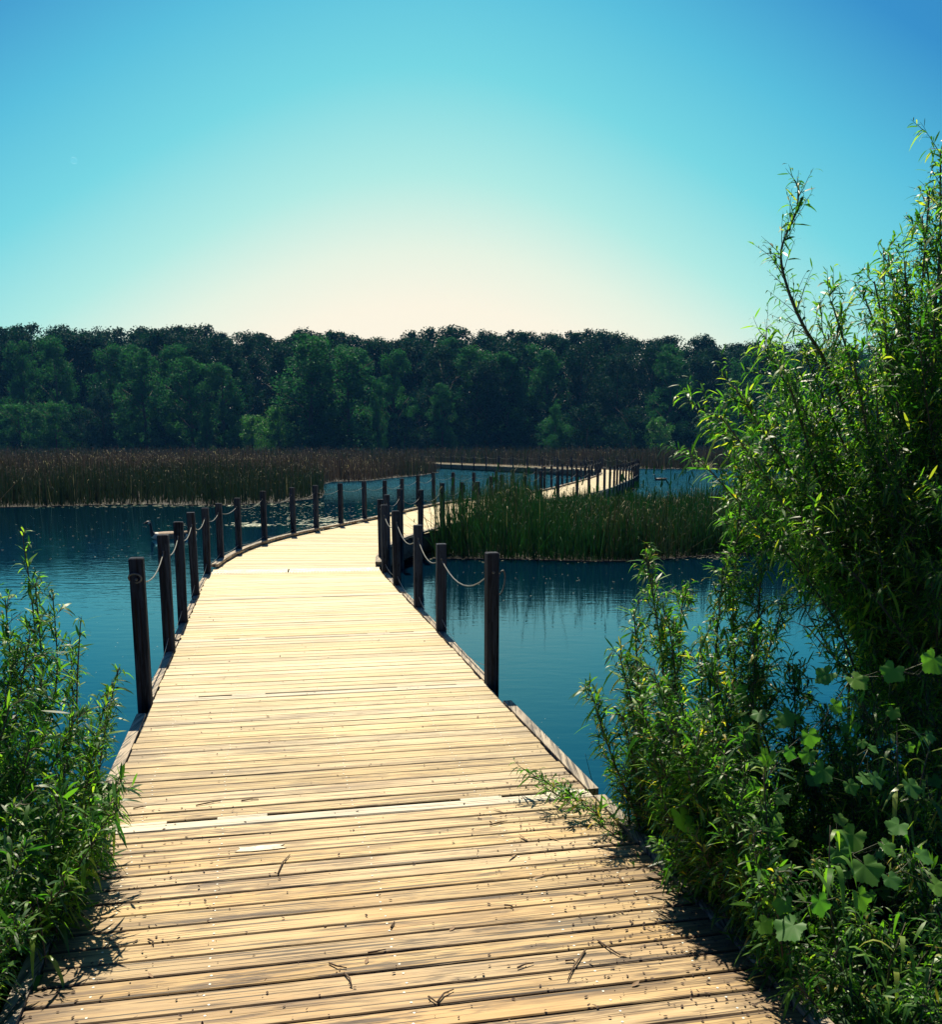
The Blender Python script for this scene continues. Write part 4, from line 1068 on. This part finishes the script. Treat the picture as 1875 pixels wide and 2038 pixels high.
named = [('bush', 35, 803, 184, 1.1, 'leftmost rounded low tree at the marsh edge'), ('bush', 105, 800, 183, 1.0, 'low dense tree second from the left at the marsh edge'), ('bush', 158, 812, 185, .9, 'low rounded tree third from the left at the marsh edge'),
         ('tall', 200, 775, 190, 1.0, 'dark mid-height tree between the low left trees and the taller green one'), ('lite', 280, 698, 188, 1.1, 'tall narrow mid-green tree standing forward on the left'), ('lite', 375, 715, 186, 1.3, 'leafy mid-green tree right of the tall narrow one on the left'),
         ('lite', 440, 722, 187, 1.1, 'mid-green tree with ragged crown left of the small bright tree'), ('lite', 410, 812, 183, .5, 'small pale-leaved tree in front of the left green trees'), ('brt', 500, 826, 183, 1.0, 'small bright green tree at the forest foot, left of centre'), ('brt', 552, 808, 186, .8, 'small light green tree just right of the bright one'),
         ('lite', 615, 668, 188, 1.35, 'tallest light green tree breaking the skyline left of centre'), ('lite', 690, 690, 187, 1.35, 'broad light green tree beside the tallest one'), ('lite', 750, 760, 188, .7, 'half-height green tree right of the broad light one'),
         ('lite', 880, 765, 189, 1.1, 'round green tree near the picture centre at forest foot'), ('lite', 1105, 806, 186, .7, 'slim grey-green tree left of the group of three low trees'), ('bush', 1170, 804, 185, 1.0, 'grey-green low tree, broadest of the right group'),
         ('bush', 1258, 808, 186, .9, 'dark rounded low tree between the grey-green and the bright one'), ('brt', 1315, 830, 184, .9, 'small bright green round tree at the foot of the right forest'), ('bush', 1100, 865, 181, .8, 'tiny shrub at the reed edge right of centre'),
         ('bush', 1420, 820, 186, 1.0, 'low dark tree beside the big willow at the forest foot'), ('tall', 970, 720, 192, 1.1, 'dark full tree just right of the picture centre'), ('lite', 1010, 700, 196, 1.0, 'slightly lighter tall tree right of the picture centre')]
for kind, px, py, Y, wf_, lab in named:
    p = at(px, py, Y); tree(kind, p.x, Y, p.z + .2, wf_, lab)
# understory along the forest foot
for (Yb, h0, h1, wh) in ((191, 3.5, 7.5, 'along the front foot of the forest'), (242, 6, 9, 'glimpsed between trunks at the back of the forest')):
    x = -108 if Yb < 200 else -135
    while x < (112 if Yb < 200 else 138):
        px = 937.5 + FPX * x / Yb
        tree('bush', x, Yb + R.uniform(-2, 3), R.uniform(h0, h1), R.uniform(1.0, 1.4), 'dark undergrowth shrub ' + wh + ', picture ' + ('left third' if px < 625 else 'centre' if px < 1250 else 'right third'), 'undergrowth shrubs of the forest', name='shrub')
        x += R.uniform(3.6, 5.6) * (1 if Yb < 200 else 1.3)

# ------------------------------------------------------------------ geese
def goose(loc, rz, label, sc_=1.0, dark=False, cat='goose'):
    root = empty('goose' if not dark else 'duck', loc, label, cat); root.rotation_euler = (0, 0, rz); root.scale = (sc_,) * 3
    spine = [(-.46, .0, .13, .012, .006), (-.38, 0, .115, .05, .03), (-.28, 0, .09, .09, .065), (-.12, 0, .07, .125, .095), (.05, 0, .065, .13, .10), (.17, 0, .075, .10, .085), (.24, 0, .11, .06, .06), (.27, 0, .16, .034, .036),
             (.275, 0, .23, .024, .025), (.28, 0, .30, .023, .024), (.295, 0, .335, .030, .032), (.33, 0, .35, .033, .034), (.365, 0, .343, .020, .018), (.40, 0, .335, .012, .009), (.425, 0, .33, .004, .004)]
    n = 12; V = []; F = []; mi = []
    for i, (x, y, z, ry, rz_) in enumerate(spine):
        a = Vector(spine[max(i - 1, 0)][:3]); b_ = Vector(spine[min(i + 1, len(spine) - 1)][:3]); t = (b_ - a).normalized(); up = Vector((0, 1, 0)).cross(t) * -1
        if up.length < .1: up = Vector((0, 0, 1))
        up.normalize()
        for j in range(n):
            w_ = 2 * math.pi * j / n
            V.append(Vector((x, y, z)) + Vector((0, 1, 0)) * ry * math.cos(w_) + up * rz_ * math.sin(w_))
    for i in range(len(spine) - 1):
        for j in range(n):
            F.append((i * n + j, i * n + (j + 1) % n, (i + 1) * n + (j + 1) % n, (i + 1) * n + j))
            mi.append(1 if (i < 1 or i >= 6) else 0)
            if i == 10 and j in (0, 5, 6, 11, 7, 10): mi[-1] = 2
            if i == 5: mi[-1] = 2 if not dark else 1
            if dark: mi[-1] = 1 if mi[-1] == 0 and i > 3 else mi[-1]
    F.append(tuple(range(n))[::-1]); mi.append(1); F.append(tuple((len(spine) - 1) * n + j for j in range(n))); mi.append(1)
    mb = MB(); mb.add(V, F); me = mb.mesh('body', True)
    o = link('body', me, root, [M_tan if not dark else M_twig, M_black, M_white])
    o.matrix_parent_inverse = Matrix()
    for p_, k in zip(me.polygons, mi): p_.material_index = k
    for sd in (-1, 1):
        mb = MB(); V = []; prof = [(-.40, .012, .145), (-.25, .075, .135), (-.05, .11, .125), (.12, .10, .115)]
        V = [(x, sd * (y + .018), z) for x, y, z in prof] + [(x, sd * (y + .024), z - .06 * math.sin((k + .6) / 4 * 3.1)) for k, (x, y, z) in enumerate(prof)] + [(x, sd * y * .5, z + .02) for x, y, z in prof]
        mb.add(V, [(i, i + 1, i + 5, i + 4) for i in range(3)] + [(8 + i, 9 + i, i + 1, i) for i in range(3)])
        o = mb.build('wing', M_tan if not dark else M_twig, root, True); o.matrix_parent_inverse = Matrix()
    return root
p = ground(331, 1072, WATER); goose((p.x, p.y, WATER - .03), math.pi + .5, 'tan goose with black neck and white cheek swimming left behind the second left post', 1.2)
p = ground(352, 1073, WATER); goose((p.x + .12, p.y + .5, WATER - .04), math.pi * 1.45, 'second goose, mostly hidden behind the third left post')
bpy.context.view_layer.update()
p = ground(1313, 956, WATER); goose((p.x, p.y, WATER - .03), math.pi, 'small dark duck on the far water right of the boardwalk turn', 1.1, True, 'duck')

# ------------------------------------------------------------------ air: blue haze added to turn distant darks navy
m = bpy.data.materials.new('added_blue_haze'); m.use_nodes = True; nt = m.node_tree; nt.nodes.clear()
pv = nt.nodes.new('ShaderNodeVolumePrincipled'); pv.inputs['Color'].default_value = (.10, .42, .95, 1); pv.inputs['Density'].default_value = .00018; pv.inputs['Anisotropy'].default_value = 0.0
mo = nt.nodes.new('ShaderNodeOutputMaterial'); nt.links.new(pv.outputs[0], mo.inputs['Volume'])
mb = MB(); mb.box((0, 130, 12), (420, 380, 30)); o = mb.build('haze', m); tag(o, 'thin bluish haze added over the lake and forest to turn distant darks navy', 'haze', kind='stuff')

# ------------------------------------------------------------------ moon
m, nt, b = mat('moon_surface'); nt.nodes.remove(b)
df = nt.nodes.new('ShaderNodeBsdfDiffuse'); tp = nt.nodes.new('ShaderNodeBsdfTransparent'); ad = nt.nodes.new('ShaderNodeAddShader')
tcm = nt.nodes.new('ShaderNodeTexCoord'); cm_ = ramp(nt, noise(nt, tcm.outputs['Object'], .12, 3), [(.4, (.07, .07, .07)), (.6, (.13, .13, .12))]); nt.links.new(cm_, df.inputs[0])
nt.links.new(df.outputs[0], ad.inputs[0]); nt.links.new(tp.outputs[0], ad.inputs[1]); nt.links.new(ad.outputs[0], nt.nodes['Material Output'].inputs[0])
mb = MB(); c = at(147, 320, 5200); n1_, n2_ = 16, 24; V = []; F = []
for i in range(n1_ + 1):
    for j in range(n2_):
        th_, ph_ = math.pi * i / n1_, 2 * math.pi * j / n2_; V.append((math.sin(th_) * math.cos(ph_) * 16, math.sin(th_) * math.sin(ph_) * 16, math.cos(th_) * 16))
for i in range(n1_):
    for j in range(n2_): F.append((i * n2_ + j, (i + 1) * n2_ + j, (i + 1) * n2_ + (j + 1) % n2_, i * n2_ + (j + 1) % n2_))
mb.add(V, F); o = mb.build('moon', m, smooth=True); o.location = c; tag(o, 'faint pale daytime moon in the upper left sky', 'moon')

# ------------------------------------------------------------------ twigs, leaves and litter on the deck
twigs = [((553, 1738), (577, 1700), 'thin dark twig lying on the planks left of centre'), ((685, 1935), (700, 1962), 'short straight twig near the bottom edge of the deck'), ((853, 1982), (868, 1993), 'small twig forming one arm of the V near the bottom'), ((870, 1994), (903, 1968), 'longer twig forming the other arm of the V near the bottom'),
         ((732, 1895), (768, 1888), 'short thick twig in the lower middle of the deck'), ((778, 1845), (785, 1833), 'tiny forked twig on the right of the long plank joint'), ((1004, 1800), (1022, 1805), 'stubby twig on the planks right of the middle'), ((1190, 1870), (1235, 1900), 'long thin twig slanting to the dark leaf heap at right'),
         ((1030, 1925), (1062, 1915), 'crooked twig in the lower right deck'), ((1125, 1911), (1145, 1913), 'short twig right of the crooked one'), ((655, 1915), (690, 1925), 'dark bark strip left of the short straight twig'), ((975, 1641), (1010, 1633), 'slender twig behind the pale seam at right'),
         ((390, 1602), (440, 1593), 'dark twig lying along a plank on the left half'), ((480, 1593), (515, 1590), 'thin twig right of the one along the plank'), ((265, 1608), (290, 1605), 'flat dark twig close to the left deck edge'), ((295, 1868), (305, 1880), 'tiny hooked twig left of the dark bark crumb'),
         ((1165, 1890), (1130, 1950), 'faint curved twig near the right leaf shadow')]
for (a, b_, lab) in twigs:
    p0, p1 = ground(*a, .006), ground(*b_, .006); mb = MB(); mid = p0.lerp(p1, .55) + Vector((R.uniform(-.008, .008), R.uniform(-.008, .008), .003))
    mb.tube([p0, mid, p1], [.0035, .003, .0018], 5)
    q_ = mid + (p1 - p0).orthogonal().normalized() * .012; q_.z = .008
    mb.tube([mid, q_ + (p1 - p0) * .15], [.002, .001], 4)
    tag(mb.build('twig', M_twig, smooth=True), lab, 'twig', 'twigs on the deck')
for (px, py, sz, lab) in [(533, 1425, .035, 'curled pair of dry leaves on the far-left planks of the second section'), (536, 1476, .03, 'flat dry brown leaf below the curled pair'), (300, 1941, .028, 'dark bark crumb beside the left leaf shadow'), (730, 1912, .03, 'dry leaf scrap lying by the twigs'), (900, 1848, .03, 'crumpled leaf litter on the middle planks'), (1265, 1958, .035, 'dark curled leaf at the lower right'), (1240, 1900, .03, 'dark leaf scrap at the end of the long twig'), (951, 1427, .03, 'dry leaf crumbs near the right side of the second section'), (228, 1466, .02, 'small dry leaf near the left curb')]:
    p = ground(px, py, .004); mb = MB(); a = R.uniform(0, 3); ca, sa = math.cos(a), math.sin(a)
    pr = [(-1, 0, .0), (-.5, .35, .12), (0, .42, .2), (.5, .3, .25), (1.1, 0, .45), (.5, -.3, .2), (0, -.4, .1), (-.5, -.3, .05)]
    V = [(p.x + sz * .5 * (x * ca - y * sa), p.y + sz * .5 * (x * sa + y * ca), .003 + z * sz * .6) for x, y, z in pr] + [(p.x, p.y, .004)]
    mb.add(V, [(i, (i + 1) % 8, 8) for i in range(8)]); tag(mb.build('fallen_leaf', M_dead, smooth=True), lab, 'leaf', 'fallen leaves on the deck')
for k in range(14):
    pp = off(s_of_y(R.uniform(2.7, 4.2)), HW - abs(R.gauss(0, .22)) - .03, .004); sz = R.uniform(.02, .04); mb = MB(); a = R.uniform(0, 6.28); ca, sa = math.cos(a), math.sin(a)
    V = [(pp.x + sz * (x * ca - y * sa), pp.y + sz * (x * sa + y * ca), .003 + z * sz) for x, y, z in [(-1, 0, 0), (-.3, .16, .1), (.4, .14, .16), (1.1, 0, .3), (.4, -.13, .1), (-.3, -.15, .04)]]
    mb.add(V, [(0, 1, 2, 5), (2, 3, 4, 5)]); tag(mb.build('fallen_leaf', M_dead), 'small narrow dry willow leaf on the planks near the lower right deck edge', 'leaf', 'dry willow leaves along the right deck edge')
# crumbs: uncountable litter
P = []; S_ = []
def crumbs(n, y0, y1, side=0, pw=1):
    for _ in range(n):
        y = y0 + (y1 - y0) * R.random() ** pw; s = s_of_y(y)
        if side == 0: ox = R.uniform(-HW, HW)
        else: ox = side * (HW - abs(R.gauss(0, .28)))
        if abs(ox) > HW: continue
        p = off(s, ox, .004); P.append(tuple(p)); S_.append(R.uniform(.0025, .009))
crumbs(420, 2.2, 6.5, 0, 1.6); crumbs(900, 2.3, 4.6, 1, 1.0); crumbs(260, 2.3, 4.5, -1); crumbs(150, 6, 10)
P = np.array(P); S_ = np.array(S_); n = len(P); D = rand_dirs(n); D[:, 2] = np.abs(D[:, 2]) * .3; D = unit(D); Sd = unit(np.cross(D, np.array([[0, 0, 1.]])) + rng.normal(size=(n, 3)) * .15)
V, F, T_ = strips(P, D, Sd, S_ * 2.0, S_ * 1.1, np.zeros(n), PROF4)
me = arr_mesh('deck_litter', V, F, T_); tag(link('deck_litter', me, None, [M_litter]), 'dark crumbs of bark and seed scattered over the near planks', 'litter', kind='stuff')
print('tris', sum(len(m.polygons) for m in bpy.data.meshes), 'objects', len(bpy.data.objects), 'planks', count)
